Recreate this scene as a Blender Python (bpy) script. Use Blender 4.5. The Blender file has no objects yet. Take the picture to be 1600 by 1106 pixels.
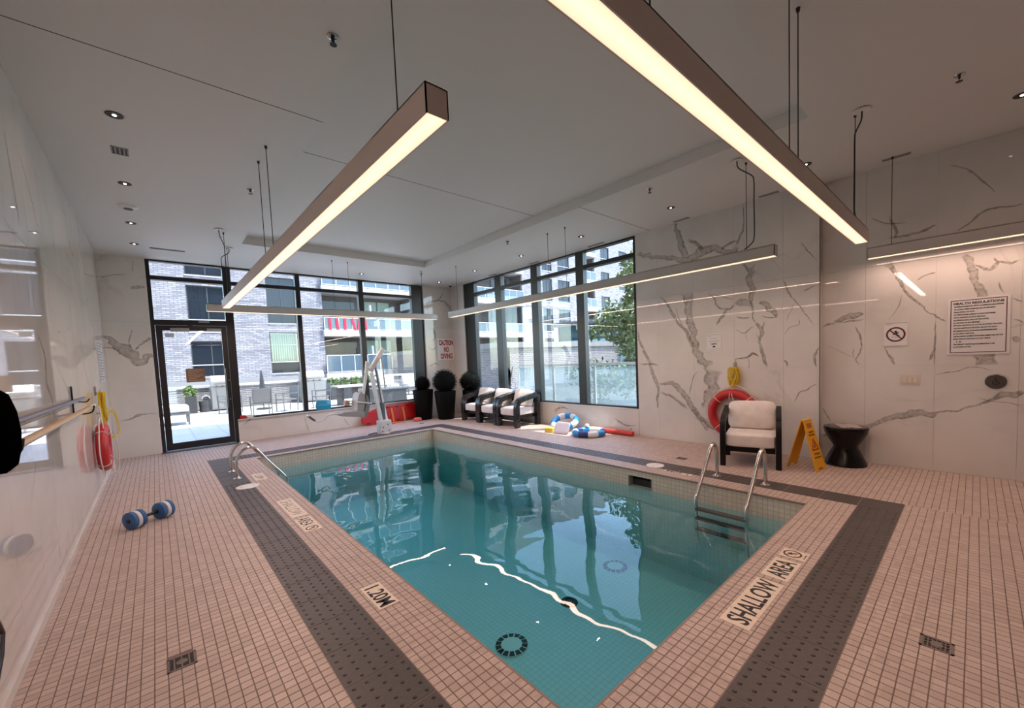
import bpy, bmesh, math, random
import numpy as np
from mathutils import Vector, Matrix, noise as mnoise
random.seed(7); rng = np.random.default_rng(7)
SC = bpy.context.scene; COL = SC.collection
PI = math.pi
# ------------------------------------------------------------------ camera, world, sun, exposure
YAW, PITCH, ROLL, FPX, CX, CY, CH = 0.735, -0.0606, -0.0415, 638.05, 819.95, 598.32, 1.5
FW = Vector((math.sin(YAW)*math.cos(PITCH), math.cos(YAW)*math.cos(PITCH), math.sin(PITCH)))
_r = Vector((math.cos(YAW), -math.sin(YAW), 0)); _u = _r.cross(FW)
RT = math.cos(ROLL)*_r + math.sin(ROLL)*_u; UP = -math.sin(ROLL)*_r + math.cos(ROLL)*_u
CAM = Vector((0, 0, CH))
cd = bpy.data.cameras.new('camera'); cam = bpy.data.objects.new('camera', cd); COL.objects.link(cam)
cam.matrix_world = Matrix(((RT.x, UP.x, -FW.x, CAM.x), (RT.y, UP.y, -FW.y, CAM.y), (RT.z, UP.z, -FW.z, CAM.z), (0, 0, 0, 1)))
cd.sensor_width = 36; cd.sensor_fit = 'HORIZONTAL'; cd.lens = FPX/1600*36
cd.shift_x = (800-CX)/1600; cd.shift_y = (CY-553)/1600; cd.clip_start = 0.02; cd.clip_end = 300
SC.camera = cam

def at(px, py, ax, v):                      # a point of the photograph on a known plane of the room
    d = FW + RT*((px-CX)/FPX) - UP*((py-CY)/FPX); i = 'xyz'.index(ax)
    return CAM + d*((v-CAM[i])/d[i])

vs = SC.view_settings; vs.view_transform = 'Standard'; vs.look = 'None'; vs.gamma = 1; vs.use_curve_mapping = False; vs.exposure = 0.33
cy = SC.cycles; cy.use_denoising = True; cy.max_bounces = 10; cy.diffuse_bounces = 5; cy.glossy_bounces = 4; cy.transparent_max_bounces = 16
cy.caustics_reflective = False; cy.caustics_refractive = False; cy.sample_clamp_indirect = 6

SUN_DIR = Vector((0.295, -0.29, 1.0)).normalized()
W = bpy.data.worlds.new('world'); SC.world = W; W.use_nodes = True
wn = W.node_tree.nodes; bg = wn['Background']; sky = wn.new('ShaderNodeTexSky'); sky.sky_type = 'NISHITA'
sky.sun_disc = False; sky.sun_elevation = math.asin(SUN_DIR.z); sky.sun_rotation = math.atan2(SUN_DIR.x, SUN_DIR.y)
W.node_tree.links.new(sky.outputs[0], bg.inputs[0]); bg.inputs[1].default_value = 1.0
sl = bpy.data.lights.new('sun', 'SUN'); sl.energy = 11.0; sl.angle = math.radians(0.5); sl.color = (1, .96, .9)
so = bpy.data.objects.new('sun', sl); COL.objects.link(so); so.location = (12, -14, 30)
so.rotation_euler = SUN_DIR.to_track_quat('Z', 'Y').to_euler()
PENDANT_L = 1.35           # radiance of the linear pendants
LAMP_W, LAMP_C, LAMP_SPREAD = 6.0, (1.0, .68, .56), 180   # watts per metre, colour and beam of each linear pendant
SPOT_W = 5                # watts of each recessed downlight

# ------------------------------------------------------------------ materials
MATS = {}
def newmat(name):
    m = bpy.data.materials.new(name); m.use_nodes = True; MATS[name] = m
    return m, m.node_tree.nodes, m.node_tree.links, m.node_tree.nodes['Principled BSDF']
def M(name, col, rough=.5, metal=0, var=None, bump=None, spec=None, coord='Object'):
    if name in MATS: return MATS[name]
    m, n, l, p = newmat(name)
    p.inputs['Base Color'].default_value = (*col, 1); p.inputs['Roughness'].default_value = rough; p.inputs['Metallic'].default_value = metal
    if spec is not None: p.inputs['Specular IOR Level'].default_value = spec
    tc = n.new('ShaderNodeTexCoord')
    if var:
        t = n.new('ShaderNodeTexNoise'); t.inputs['Scale'].default_value = var[0]; t.inputs['Detail'].default_value = 4
        l.new(tc.outputs[coord], t.inputs['Vector'])
        r = n.new('ShaderNodeValToRGB'); a = var[1]
        r.color_ramp.elements[0].position = .3; r.color_ramp.elements[1].position = .7
        r.color_ramp.elements[0].color = (*[c*(1-a) for c in col], 1); r.color_ramp.elements[1].color = (*[min(1, c*(1+a)) for c in col], 1)
        l.new(t.outputs[0], r.inputs[0]); l.new(r.outputs[0], p.inputs['Base Color'])
    if bump:
        t = n.new('ShaderNodeTexNoise'); t.inputs['Scale'].default_value = bump[0]; l.new(tc.outputs[coord], t.inputs['Vector'])
        b = n.new('ShaderNodeBump'); b.inputs['Strength'].default_value = bump[1]; b.inputs['Distance'].default_value = .01
        l.new(t.outputs[0], b.inputs['Height']); l.new(b.outputs[0], p.inputs['Normal'])
    return m
def posvec(n, l, axes):                     # 2-D world position for wall / floor patterns
    g = n.new('ShaderNodeNewGeometry'); s = n.new('ShaderNodeSeparateXYZ'); c = n.new('ShaderNodeCombineXYZ')
    l.new(g.outputs['Position'], s.inputs[0])
    for i, a in enumerate(axes): l.new(s.outputs[a.upper()], c.inputs[i])
    return c.outputs[0]
def brickmat(name, axes, c1, c2, mortar, bw, rh, ms, offset=.5, rough=.8):
    m, n, l, p = newmat(name); b = n.new('ShaderNodeTexBrick'); l.new(posvec(n, l, axes), b.inputs['Vector'])
    b.offset = offset; b.inputs['Color1'].default_value = (*c1, 1); b.inputs['Color2'].default_value = (*c2, 1); b.inputs['Mortar'].default_value = (*mortar, 1)
    b.inputs['Scale'].default_value = 1; b.inputs['Brick Width'].default_value = bw; b.inputs['Row Height'].default_value = rh
    b.inputs['Mortar Size'].default_value = ms; b.inputs['Mortar Smooth'].default_value = .1; b.inputs['Bias'].default_value = 0
    l.new(b.outputs['Color'], p.inputs['Base Color']); p.inputs['Roughness'].default_value = rough
    bp_ = n.new('ShaderNodeBump'); bp_.inputs['Strength'].default_value = .3; bp_.inputs['Distance'].default_value = .005; bp_.invert = True
    l.new(b.outputs['Fac'], bp_.inputs['Height']); l.new(bp_.outputs[0], p.inputs['Normal'])
    return m
def clearmat(name, tint, ior=1.45, wave=None, maxrefl=1.0):
    m, n, l, p = newmat(name); n.remove(p); out = n['Material Output']
    tr = n.new('ShaderNodeBsdfTransparent'); tr.inputs[0].default_value = (*tint, 1)
    gl = n.new('ShaderNodeBsdfGlossy'); gl.inputs['Roughness'].default_value = 0.0; gl.inputs[0].default_value = (1, 1, 1, 1)
    g = n.new('ShaderNodeNewGeometry'); dt = n.new('ShaderNodeVectorMath'); dt.operation = 'DOT_PRODUCT'; l.new(g.outputs['Incoming'], dt.inputs[0]); l.new(g.outputs['Normal'], dt.inputs[1])
    def math_(op, a_, b_=0.0):
        q = n.new('ShaderNodeMath'); q.operation = op
        for i_, v_ in enumerate((a_, b_)):
            if isinstance(v_, (int, float)): q.inputs[i_].default_value = v_
            else: l.new(v_, q.inputs[i_])
        return q.outputs[0]
    f0 = ((ior-1)/(ior+1))**2                  # Schlick, the same from both sides of the thin pane
    sch = math_('ADD', math_('MULTIPLY', math_('POWER', math_('SUBTRACT', 1.0, math_('ABSOLUTE', dt.outputs['Value'])), 5.0), 1-f0), f0)
    mx = n.new('ShaderNodeMixShader')
    l.new(sch, mx.inputs[0]); l.new(tr.outputs[0], mx.inputs[1]); l.new(gl.outputs[0], mx.inputs[2]); l.new(mx.outputs[0], out.inputs[0])
    if wave:
        pv = posvec(n, l, 'xyz'); prev = None
        for sc_, st, det in wave:
            t = n.new('ShaderNodeTexNoise'); t.inputs['Scale'].default_value = sc_; t.inputs['Detail'].default_value = det; l.new(pv, t.inputs['Vector'])
            b = n.new('ShaderNodeBump'); b.inputs['Strength'].default_value = 1; b.inputs['Distance'].default_value = st
            l.new(t.outputs[0], b.inputs['Height'])
            if prev: l.new(prev, b.inputs['Normal'])
            prev = b.outputs[0]
        l.new(prev, gl.inputs['Normal']); l.new(prev, dt.inputs[1])
    return m
def marblemat():
    m, n, l, p = newmat('marble'); g = n.new('ShaderNodeNewGeometry')
    def noise(sc, det, off, dist=0):
        a = n.new('ShaderNodeVectorMath'); a.operation = 'ADD'; a.inputs[1].default_value = off; l.new(g.outputs['Position'], a.inputs[0])
        t = n.new('ShaderNodeTexNoise'); t.inputs['Scale'].default_value = sc; t.inputs['Detail'].default_value = det
        t.inputs['Distortion'].default_value = dist; l.new(a.outputs[0], t.inputs['Vector']); return t.outputs[0]
    def ramp(src, stops):
        r = n.new('ShaderNodeValToRGB'); e = r.color_ramp.elements
        while len(e) < len(stops): e.new(.5)
        for k, (q, v) in enumerate(stops): e[k].position = q; e[k].color = (v, v, v, 1)
        l.new(src, r.inputs[0]); return r.outputs[0]
    thin = ramp(noise(.55, 5, (3, 7, 1), 1.2), [(.485, 0), (.5, 1), (.515, 0)])
    mask = ramp(noise(.8, 2, (9, 2, 5)), [(.5, 0), (.65, 1)])
    mul = n.new('ShaderNodeMath'); mul.operation = 'MULTIPLY'; l.new(thin, mul.inputs[0]); l.new(mask, mul.inputs[1])
    m2 = n.new('ShaderNodeMath'); m2.operation = 'MULTIPLY'; m2.inputs[1].default_value = .22; l.new(mul.outputs[0], m2.inputs[0])
    cl = n.new('ShaderNodeMix'); cl.data_type = 'RGBA'; l.new(ramp(noise(1.6, 4, (1, 1, 4)), [(.35, 0), (.7, 1)]), cl.inputs['Factor'])
    cl.inputs['A'].default_value = (.72, .69, .65, 1); cl.inputs['B'].default_value = (.64, .61, .57, 1)
    mx = n.new('ShaderNodeMix'); mx.data_type = 'RGBA'; l.new(m2.outputs[0], mx.inputs['Factor']); l.new(cl.outputs['Result'], mx.inputs['A'])
    mx.inputs['B'].default_value = (.30, .26, .22, 1); l.new(mx.outputs['Result'], p.inputs['Base Color'])
    p.inputs['Roughness'].default_value = .025; p.inputs['Specular IOR Level'].default_value = .5
    return m
def veinmat():
    m, n, l, p = newmat('marble_vein'); a = n.new('ShaderNodeAttribute'); a.attribute_name = 'vein'
    g = n.new('ShaderNodeNewGeometry'); t = n.new('ShaderNodeTexNoise'); t.inputs['Scale'].default_value = 14; t.inputs['Detail'].default_value = 6; t.inputs['Distortion'].default_value = 1.5
    l.new(g.outputs['Position'], t.inputs['Vector'])
    r = n.new('ShaderNodeMapRange'); r.inputs['From Min'].default_value = .32; r.inputs['From Max'].default_value = .62; r.inputs['To Min'].default_value = .35; r.inputs['To Max'].default_value = 1.0
    l.new(t.outputs[0], r.inputs['Value'])
    mu = n.new('ShaderNodeMath'); mu.operation = 'MULTIPLY'; l.new(a.outputs['Fac'], mu.inputs[0]); l.new(r.outputs[0], mu.inputs[1])
    p.inputs['Base Color'].default_value = (.30, .262, .225, 1); p.inputs['Roughness'].default_value = .025
    tr = n.new('ShaderNodeBsdfTransparent'); mx = n.new('ShaderNodeMixShader'); l.new(mu.outputs[0], mx.inputs[0]); l.new(tr.outputs[0], mx.inputs[1])
    l.new(p.outputs[0], mx.inputs[2]); l.new(mx.outputs[0], n['Material Output'].inputs[0]); return m
def tilemat():
    m, n, l, p = newmat('deck_tile'); g = n.new('ShaderNodeNewGeometry'); v = n.new('ShaderNodeVectorMath'); v.operation = 'SNAP'; v.inputs[1].default_value = (.0497, .0497, .05)
    l.new(g.outputs['Position'], v.inputs[0]); w = n.new('ShaderNodeTexWhiteNoise'); w.noise_dimensions = '3D'; l.new(v.outputs[0], w.inputs['Vector'])
    r = n.new('ShaderNodeValToRGB'); r.color_ramp.elements[0].color = (.49, .385, .335, 1); r.color_ramp.elements[1].color = (.61, .485, .425, 1); l.new(w.outputs[0], r.inputs[0])
    t = n.new('ShaderNodeTexNoise'); t.inputs['Scale'].default_value = 60; t.inputs['Detail'].default_value = 3; l.new(g.outputs['Position'], t.inputs['Vector'])
    mx = n.new('ShaderNodeMix'); mx.data_type = 'RGBA'; mx.blend_type = 'MULTIPLY'; mx.inputs['Factor'].default_value = .35
    l.new(r.outputs[0], mx.inputs['A']); l.new(t.outputs[1], mx.inputs['B'])
    q = n.new('ShaderNodeValToRGB'); q.color_ramp.elements[0].color = (.75, .75, .75, 1); q.color_ramp.elements[1].color = (1, 1, 1, 1); l.new(t.outputs[0], q.inputs[0]); l.new(q.outputs[0], mx.inputs['B'])
    l.new(mx.outputs['Result'], p.inputs['Base Color']); p.inputs['Roughness'].default_value = .42; return m
MARBLE, VEIN, TILE = marblemat(), veinmat(), tilemat()
def emit(name, col, s):
    m, n, l, p = newmat(name); p.inputs['Base Color'].default_value = (.8, .8, .8, 1)
    p.inputs['Emission Color'].default_value = (*col, 1); p.inputs['Emission Strength'].default_value = s; return m
def lensmat():                              # opal diffuser: the LED line behind it makes the middle paler than the edges
    m, n, l, p = newmat('pendant_lens'); tc = n.new('ShaderNodeTexCoord'); sp = n.new('ShaderNodeSeparateXYZ'); l.new(tc.outputs['Object'], sp.inputs[0])
    ab = n.new('ShaderNodeMath'); ab.operation = 'ABSOLUTE'; l.new(sp.outputs['Y'], ab.inputs[0]); r = n.new('ShaderNodeMapRange'); r.inputs['From Min'].default_value = .0; r.inputs['From Max'].default_value = .047; l.new(ab.outputs[0], r.inputs['Value'])
    c = n.new('ShaderNodeValToRGB'); c.color_ramp.elements[0].color = (1, .72, .40, 1); c.color_ramp.elements[1].color = (.80, .46, .31, 1); c.color_ramp.interpolation = 'EASE'; l.new(r.outputs[0], c.inputs[0])
    l.new(c.outputs[0], p.inputs['Emission Color']); p.inputs['Emission Strength'].default_value = PENDANT_L; p.inputs['Base Color'].default_value = (.8, .8, .8, 1); return m
LENS = lensmat()
LEDW = emit('downlight_led', (1.0, .85, .70), 7)
GROUT = M('deck_grout', (.20, .145, .12), .8, var=(30, .2), coord='Object')
TACT = M('tactile_charcoal', (.078, .064, .058), .45, var=(40, .12))
CEIL = M('ceiling_paint', (.74, .73, .70), .55)
JOINT = M('joint_dark', (.12, .11, .10), .8)  # even dark colour of the joints and thin edge lines
BLACK = M('black_metal', (.012, .012, .013), .35)
CABLE = M('black_cable', (.01, .01, .01), .5)
ALU = M('pendant_housing', (.62, .56, .52), .45)
STEEL = M('stainless_steel', (.62, .58, .54), .16, 1)
WHITE = M('white_plastic', (.78, .77, .74), .35)
PAPER = M('white_paper', (.72, .70, .69), .6)
DARKINK = M('dark_ink', (.015, .013, .015), .6)
MAROON = M('maroon_ink', (.11, .012, .02), .6)
REDINK = M('red_ink', (.28, .012, .03), .6)
SIGNTILE = M('sign_tile', (.80, .69, .56), .4, var=(25, .06))
WICKER = None
GLASS = clearmat('window_glass', (.94, .97, .96), 1.5)
FROST = M('glass_guard', (.6, .65, .68), .3)
def wicker():
    m, n, l, p = newmat('dark_wicker'); tc = n.new('ShaderNodeTexCoord'); b = n.new('ShaderNodeTexBrick'); l.new(tc.outputs['Object'], b.inputs['Vector'])
    mp = n.new('ShaderNodeMapping'); mp.inputs['Rotation'].default_value = (.6, .5, .3); l.new(tc.outputs['Object'], mp.inputs[0]); l.new(mp.outputs[0], b.inputs['Vector'])
    b.inputs['Scale'].default_value = 1; b.inputs['Brick Width'].default_value = .035; b.inputs['Row Height'].default_value = .014; b.inputs['Mortar Size'].default_value = .003
    b.inputs['Color1'].default_value = (.010, .009, .009, 1); b.inputs['Color2'].default_value = (.03, .028, .027, 1); b.inputs['Mortar'].default_value = (.004, .004, .004, 1)
    l.new(b.outputs[0], p.inputs['Base Color']); p.inputs['Roughness'].default_value = .22
    u = n.new('ShaderNodeBump'); u.inputs['Strength'].default_value = .8; u.inputs['Distance'].default_value = .006; u.invert = True; l.new(b.outputs['Fac'], u.inputs['Height']); l.new(u.outputs[0], p.inputs['Normal'])
    return m
WICKER = wicker()
FABRIC = M('beige_cushion', (.76, .70, .66), .85, var=(9, .08), bump=(180, .15))
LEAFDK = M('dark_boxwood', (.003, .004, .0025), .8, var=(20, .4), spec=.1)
POTBLK = M('black_pot', (.002, .002, .002), .6, spec=.15)
YELLOW = M('safety_yellow', (.75, .36, .008), .4)
ROPEY = M('yellow_rope', (.72, .50, .02), .6, bump=(200, .5))
ROPEW = M('white_rope', (.72, .66, .60), .6)
REDP = M('red_plastic', (.48, .018, .02), .35)
WOODBLK = M('black_lacquer', (.003, .0027, .0027), .25, spec=.3)

# ------------------------------------------------------------------ mesh helpers
class MB:
    def __init__(s): s.v = []; s.f = []
    def add(s, vs, fs):
        k = len(s.v); s.v += [tuple(p) for p in vs]; s.f += [tuple(i+k for i in f) for f in fs]; return s
    def box(s, x0, x1, y0, y1, z0, z1, M_=None):
        vs = [Vector((x, y, z)) for z in (z0, z1) for y in (y0, y1) for x in (x0, x1)]
        if M_ is not None: vs = [M_ @ p for p in vs]
        return s.add(vs, [(0, 2, 3, 1), (4, 5, 7, 6), (0, 1, 5, 4), (2, 6, 7, 3), (0, 4, 6, 2), (1, 3, 7, 5)])
    def bar(s, a, b, w, h, up=(0, 0, 1)):
        a, b = Vector(a), Vector(b); d = (b-a).normalized(); x = d.cross(Vector(up))
        if x.length < 1e-4: x = d.cross(Vector((1, 0, 0)))
        x.normalize(); z = x.cross(d)
        vs = [p + x*sx*w/2 + z*sz*h/2 for p in (a, b) for sz in (-1, 1) for sx in (-1, 1)]
        return s.add(vs, [(0, 1, 3, 2), (4, 6, 7, 5), (0, 4, 5, 1), (2, 3, 7, 6), (0, 2, 6, 4), (1, 5, 7, 3)])
    def tube(s, pts, r, n=10, closed=False, smooth=0):
        P = [Vector(p) for p in pts]
        if smooth: P = spline(P, smooth, closed)
        N = len(P); rings = []; t0 = None; x = None
        for i, p in enumerate(P):
            a = P[(i-1) % N] if (i > 0 or closed) else p; b = P[(i+1) % N] if (i < N-1 or closed) else p
            t = (b-a).normalized()
            if x is None:
                x = t.cross(Vector((0, 0, 1)));
                if x.length < .05: x = t.cross(Vector((1, 0, 0)))
            x = (x - t*x.dot(t)).normalized(); y = t.cross(x)
            rr = r[i] if isinstance(r, (list, tuple)) else r
            rings.append([p + (x*math.cos(2*PI*k/n) + y*math.sin(2*PI*k/n))*rr for k in range(n)])
        vs = [q for R in rings for q in R]; fs = []
        for i in range(N if closed else N-1):
            for k in range(n):
                a, b = i*n+k, i*n+(k+1) % n; c, d = ((i+1) % N)*n+(k+1) % n, ((i+1) % N)*n+k
                fs.append((a, b, c, d))
        if not closed: fs += [tuple(range(n))[::-1], tuple((N-1)*n+k for k in range(n))]
        return s.add(vs, fs)
    def lathe(s, prof, n=24, M_=None):      # prof: (r, z)
        vs = []; fs = []
        for r, z in prof:
            for k in range(n): vs.append(Vector((r*math.cos(2*PI*k/n), r*math.sin(2*PI*k/n), z)))
        for i in range(len(prof)-1):
            for k in range(n):
                a, b = i*n+k, i*n+(k+1) % n; fs.append((a, b, b+n, a+n))
        if tuple(prof[0]) != tuple(prof[-1]): fs += [tuple(range(n))[::-1], tuple((len(prof)-1)*n+k for k in range(n))]
        if M_ is not None: vs = [M_ @ p for p in vs]
        return s.add(vs, fs)
    def prism(s, poly, h, M_=None):         # polygon in xy, extruded 0..h in z
        n = len(poly); vs = [Vector((x, y, z)) for z in (0, h) for x, y in poly]
        fs = [tuple(range(n))[::-1], tuple(range(n, 2*n))] + [(i, (i+1) % n, (i+1) % n+n, i+n) for i in range(n)]
        if M_ is not None: vs = [M_ @ p for p in vs]
        return s.add(vs, fs)
    def torus(s, R, r, M_=None, n=40, k=12, a0=0, a1=2*PI, sx=1, sy=1):
        full = abs(a1-a0-2*PI) < 1e-6; N = n if full else n+1; vs = []; fs = []
        for i in range(N):
            t = a0+(a1-a0)*i/n
            for j in range(k):
                q = 2*PI*j/k; vs.append(Vector((sx*(R+r*math.cos(q))*math.cos(t), sy*(R+r*math.cos(q))*math.sin(t), r*math.sin(q))))
        for i in range(n):
            for j in range(k):
                a = i*k+j; b = i*k+(j+1) % k; c = ((i+1) % N)*k+(j+1) % k; d = ((i+1) % N)*k+j; fs.append((a, d, c, b))
        if not full: fs += [tuple(range(k)), tuple((N-1)*k+j for j in range(k))[::-1]]
        if M_ is not None: vs = [M_ @ p for p in vs]
        return s.add(vs, fs)
    def cushion(s, w, d, h, M_=None, n=8.0, puff=.12, seg=10):
        idx = {}; vs = []; fs = []
        def V(x, y, z):
            key = (round(x, 5), round(y, 5), round(z, 5))
            if key not in idx:
                L = (abs(x)**n+abs(y)**n+abs(z)**n)**(1/n); X, Y, Z = x/L, y/L, z/L
                Z *= 1+puff*(1-X*X)*(1-Y*Y); idx[key] = len(vs); vs.append(Vector((X*w/2, Y*d/2, Z*h/2)))
            return idx[key]
        g = [-1+2*i/seg for i in range(seg+1)]
        for i in range(seg):
            for j in range(seg):
                a, b, c, e = g[i], g[i+1], g[j], g[j+1]
                fs += [(V(a, c, 1), V(b, c, 1), V(b, e, 1), V(a, e, 1)), (V(a, c, -1), V(a, e, -1), V(b, e, -1), V(b, c, -1)),
                       (V(1, a, c), V(1, b, c), V(1, b, e), V(1, a, e)), (V(-1, a, c), V(-1, a, e), V(-1, b, e), V(-1, b, c)),
                       (V(a, 1, c), V(a, 1, e), V(b, 1, e), V(b, 1, c)), (V(a, -1, c), V(b, -1, c), V(b, -1, e), V(a, -1, e))]
        if M_ is not None: vs = [M_ @ p for p in vs]
        return s.add(vs, fs)
    def build(s, name, mat, parent=None, loc=(0, 0, 0), rz=0, smooth=False, bevel=0):
        me = bpy.data.meshes.new(name); me.from_pydata(s.v, [], s.f); me.update()
        bm = bmesh.new(); bm.from_mesh(me)
        if not smooth and bevel: bmesh.ops.bevel(bm, geom=bm.edges[:], offset=bevel, segments=2, affect='EDGES', profile=.6)
        bmesh.ops.recalc_face_normals(bm, faces=bm.faces[:]); bm.to_mesh(me); bm.free()
        if smooth:
            me.polygons.foreach_set('use_smooth', [True]*len(me.polygons)); me.set_sharp_from_angle(angle=math.radians(40))
        return link(name, me, mat, parent, loc, rz)
def link(name, me, mat, parent=None, loc=(0, 0, 0), rz=0):
    if mat and not me.materials: me.materials.append(mat)
    o = bpy.data.objects.new(name, me); COL.objects.link(o); o.location = loc; o.rotation_euler = (0, 0, rz)
    if parent: o.parent = parent
    return o
def spline(P, k, closed=False):
    out = []; N = len(P); rngi = range(N) if closed else range(N-1)
    for i in rngi:
        p0 = P[(i-1) % N] if (closed or i > 0) else P[0]; p1 = P[i]; p2 = P[(i+1) % N]; p3 = P[(i+2) % N] if (closed or i+2 < N) else P[-1]
        for j in range(k):
            t = j/k; out.append(.5*((2*p1)+(p2-p0)*t+(2*p0-5*p1+4*p2-p3)*t*t+(3*p1-p0-3*p2+p3)*t**3))
    if not closed: out.append(P[-1])
    return out
def empty(name, loc=(0, 0, 0), rz=0, parent=None):
    o = bpy.data.objects.new(name, None); COL.objects.link(o); o.location = loc; o.rotation_euler = (0, 0, rz); o.empty_display_size = .1
    if parent: o.parent = parent
    return o
def tag(o, label, cat, group=None):
    o['label'] = label; o['category'] = cat
    if group: o['group'] = group
    return o
def struct(o): o['kind'] = 'structure'; return o
def stuff(o): o['kind'] = 'stuff'; return o
def copy_tree(o, parent=None):
    c = o.copy(); COL.objects.link(c)
    if parent: c.parent = parent
    for ch in [x for x in COL.objects if x.parent == o]: copy_tree(ch, c)
    return c
def basis(o, x, y):                          # matrix with local x, y axes in world and origin o
    x = Vector(x).normalized(); y = Vector(y).normalized(); z = x.cross(y)
    return Matrix(((x.x, y.x, z.x, o[0]), (x.y, y.y, z.y, o[1]), (x.z, y.z, z.z, o[2]), (0, 0, 0, 1)))
def text(name, body, size, mat, o, xd, yd, parent=None, width=None, align='CENTER', xs=1.0, bold=0.0, depth=.0006, ls=1.0, height=None):
    c = bpy.data.curves.new(name, 'FONT'); c.body = body; c.size = size; c.align_x = align; c.align_y = 'CENTER'; c.extrude = depth; c.offset = bold; c.space_line = ls
    c.resolution_u = 3
    t = bpy.data.objects.new(name, c); COL.objects.link(t)
    dg = bpy.context.evaluated_depsgraph_get(); me = bpy.data.meshes.new_from_object(t.evaluated_get(dg)); bpy.data.objects.remove(t); bpy.data.curves.remove(c)
    co = np.empty(len(me.vertices)*3); me.vertices.foreach_get('co', co); co = co.reshape(-1, 3)
    lo, hi = co[:, :2].min(0), co[:, :2].max(0)
    if width: co[:, 0] *= width/(hi[0]-lo[0])
    else: co[:, 0] *= xs
    if height: co[:, 1] = (co[:, 1]-(lo[1]+hi[1])/2)*height/(hi[1]-lo[1])
    me.vertices.foreach_set('co', co.ravel()); me.materials.clear(); me.materials.append(mat); me.name = name
    x = bpy.data.objects.new(name, me); COL.objects.link(x)
    mw = basis(o, xd, yd)
    if parent:
        x.parent = parent; x.matrix_basis = world_of(parent).inverted() @ mw
    else: x.matrix_basis = mw
    return x
def world_of(o):
    m = o.matrix_basis.copy()
    while o.parent: o = o.parent; m = o.matrix_basis @ m
    return m
def disc_mb(r0, r1, h, n=28):                # flat ring (or disc if r0 = 0) 0..h
    b = MB()
    if r0 == 0: return b.lathe([(r1, 0), (r1, h)], n)
    return b.lathe([(r0, 0), (r1, 0), (r1, h), (r0, h), (r0, 0)], n)

# ------------------------------------------------------------------ room shell
XL, YB, XR, XR2, H, YN = -.61, 10.2, 6.48, 6.62, 3.6, -3.0
TY = 3.73
PX0, PX1, PY0, PY1 = 1.177, 4.539, 1.059, 8.164        # pool
IX0, IX1, IY0, IY1 = .853, 4.770, .717, 8.296          # inner edge of the tactile band
SX0, SX1, SY0, SY1 = .551, 5.063, .415, 8.650          # outer edge
DEEP = -1.15; WATER = -.215
# floor: grout bed as a frame around the pool
fb = MB()
for a in ((XL-.2, PX0-.1, YN, YB+.3), (PX1+.1, XR2+.2, YN, YB+.3), (PX0-.1, PX1+.1, YN, PY0-.1), (PX0-.1, PX1+.1, PY1+.1, YB+.3)):
    fb.box(a[0], a[1], a[2], a[3], -.15, -.0012)
floor = struct(fb.build('floor', GROUT))
# deck mosaic
HOLES = []                                   # drains and flush plates: no tile under them
def grid_cells(x0, x1, y0, y1, p=.0497):
    nx = max(1, round((x1-x0)/p)); ny = max(1, round((y1-y0)/p)); dx, dy = (x1-x0)/nx, (y1-y0)/ny
    X, Y = np.meshgrid(x0+dx*(np.arange(nx)+.5), y0+dy*(np.arange(ny)+.5))
    return np.stack([X.ravel(), Y.ravel(), np.full(X.size, dx), np.full(X.size, dy)], 1)
cells = np.concatenate([
    grid_cells(XL, SX0, .0, YB), grid_cells(SX0, SX1, -.6, SY0), grid_cells(SX1, XR2, -.9, YB), grid_cells(SX0, SX1, SY1, YB),
    grid_cells(IX0, PX0, IY0, IY1), grid_cells(PX1, IX1, IY0, IY1), grid_cells(PX0, PX1, IY0, PY0), grid_cells(PX0, PX1, PY1, IY1)])
DR = [(-.063, .063, 2.677, 2.815), (2.715, 2.829, .041, .17), (5.345, 5.475, 2.70, 2.83)]
keep = np.ones(len(cells), bool)
for (a, b, c, d) in DR: keep &= ~((cells[:, 0] > a) & (cells[:, 0] < b) & (cells[:, 1] > c) & (cells[:, 1] < d))
cells = cells[keep]
P3 = np.c_[cells[:, :2], np.zeros(len(cells))] - np.array(CAM)
zc = P3 @ np.array(FW); zz = np.maximum(zc, .05); sx_ = CX+FPX*(P3 @ np.array(RT))/zz; sy_ = CY-FPX*(P3 @ np.array(UP))/zz
vis = (zc > .1) & (sx_ > 0) & (sx_ < 1600) & (sy_ > 0) & (sy_ < 1106)
size = np.where(vis, 1/zz**3, 0); order = np.argsort(-size); near = order[:300]; rest = np.setdiff1d(np.arange(len(cells)), near)
G = .0016
tile_me = {}
for i in near:
    x, y, dx, dy = cells[i]; key = (round(dx, 5), round(dy, 5))
    if key not in tile_me:
        b = MB(); hx, hy = dx/2-G, dy/2-G; e = .0012
        b.add([(-hx, -hy, -.003), (hx, -hy, -.003), (hx, hy, -.003), (-hx, hy, -.003), (-hx+e, -hy+e, 0), (hx-e, -hy+e, 0), (hx-e, hy-e, 0), (-hx+e, hy-e, 0)],
              [(4, 5, 6, 7), (0, 1, 5, 4), (1, 2, 6, 5), (2, 3, 7, 6), (3, 0, 4, 7)])
        me = bpy.data.meshes.new('tile'); me.from_pydata(b.v, [], b.f); me.materials.append(TILE); tile_me[key] = me
    o = bpy.data.objects.new('tile', tile_me[key]); COL.objects.link(o); o.parent = floor; o.location = (x, y, (mnoise.noise((x*9, y*9, 0)))*.0005)
R_ = cells[rest]; n = len(R_); hx, hy = R_[:, 2]/2-G, R_[:, 3]/2-G; e = .0012
V = np.zeros((n, 8, 3)); sgn = [(-1, -1), (1, -1), (1, 1), (-1, 1)]; jit = rng.normal(0, .0003, n)
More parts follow.
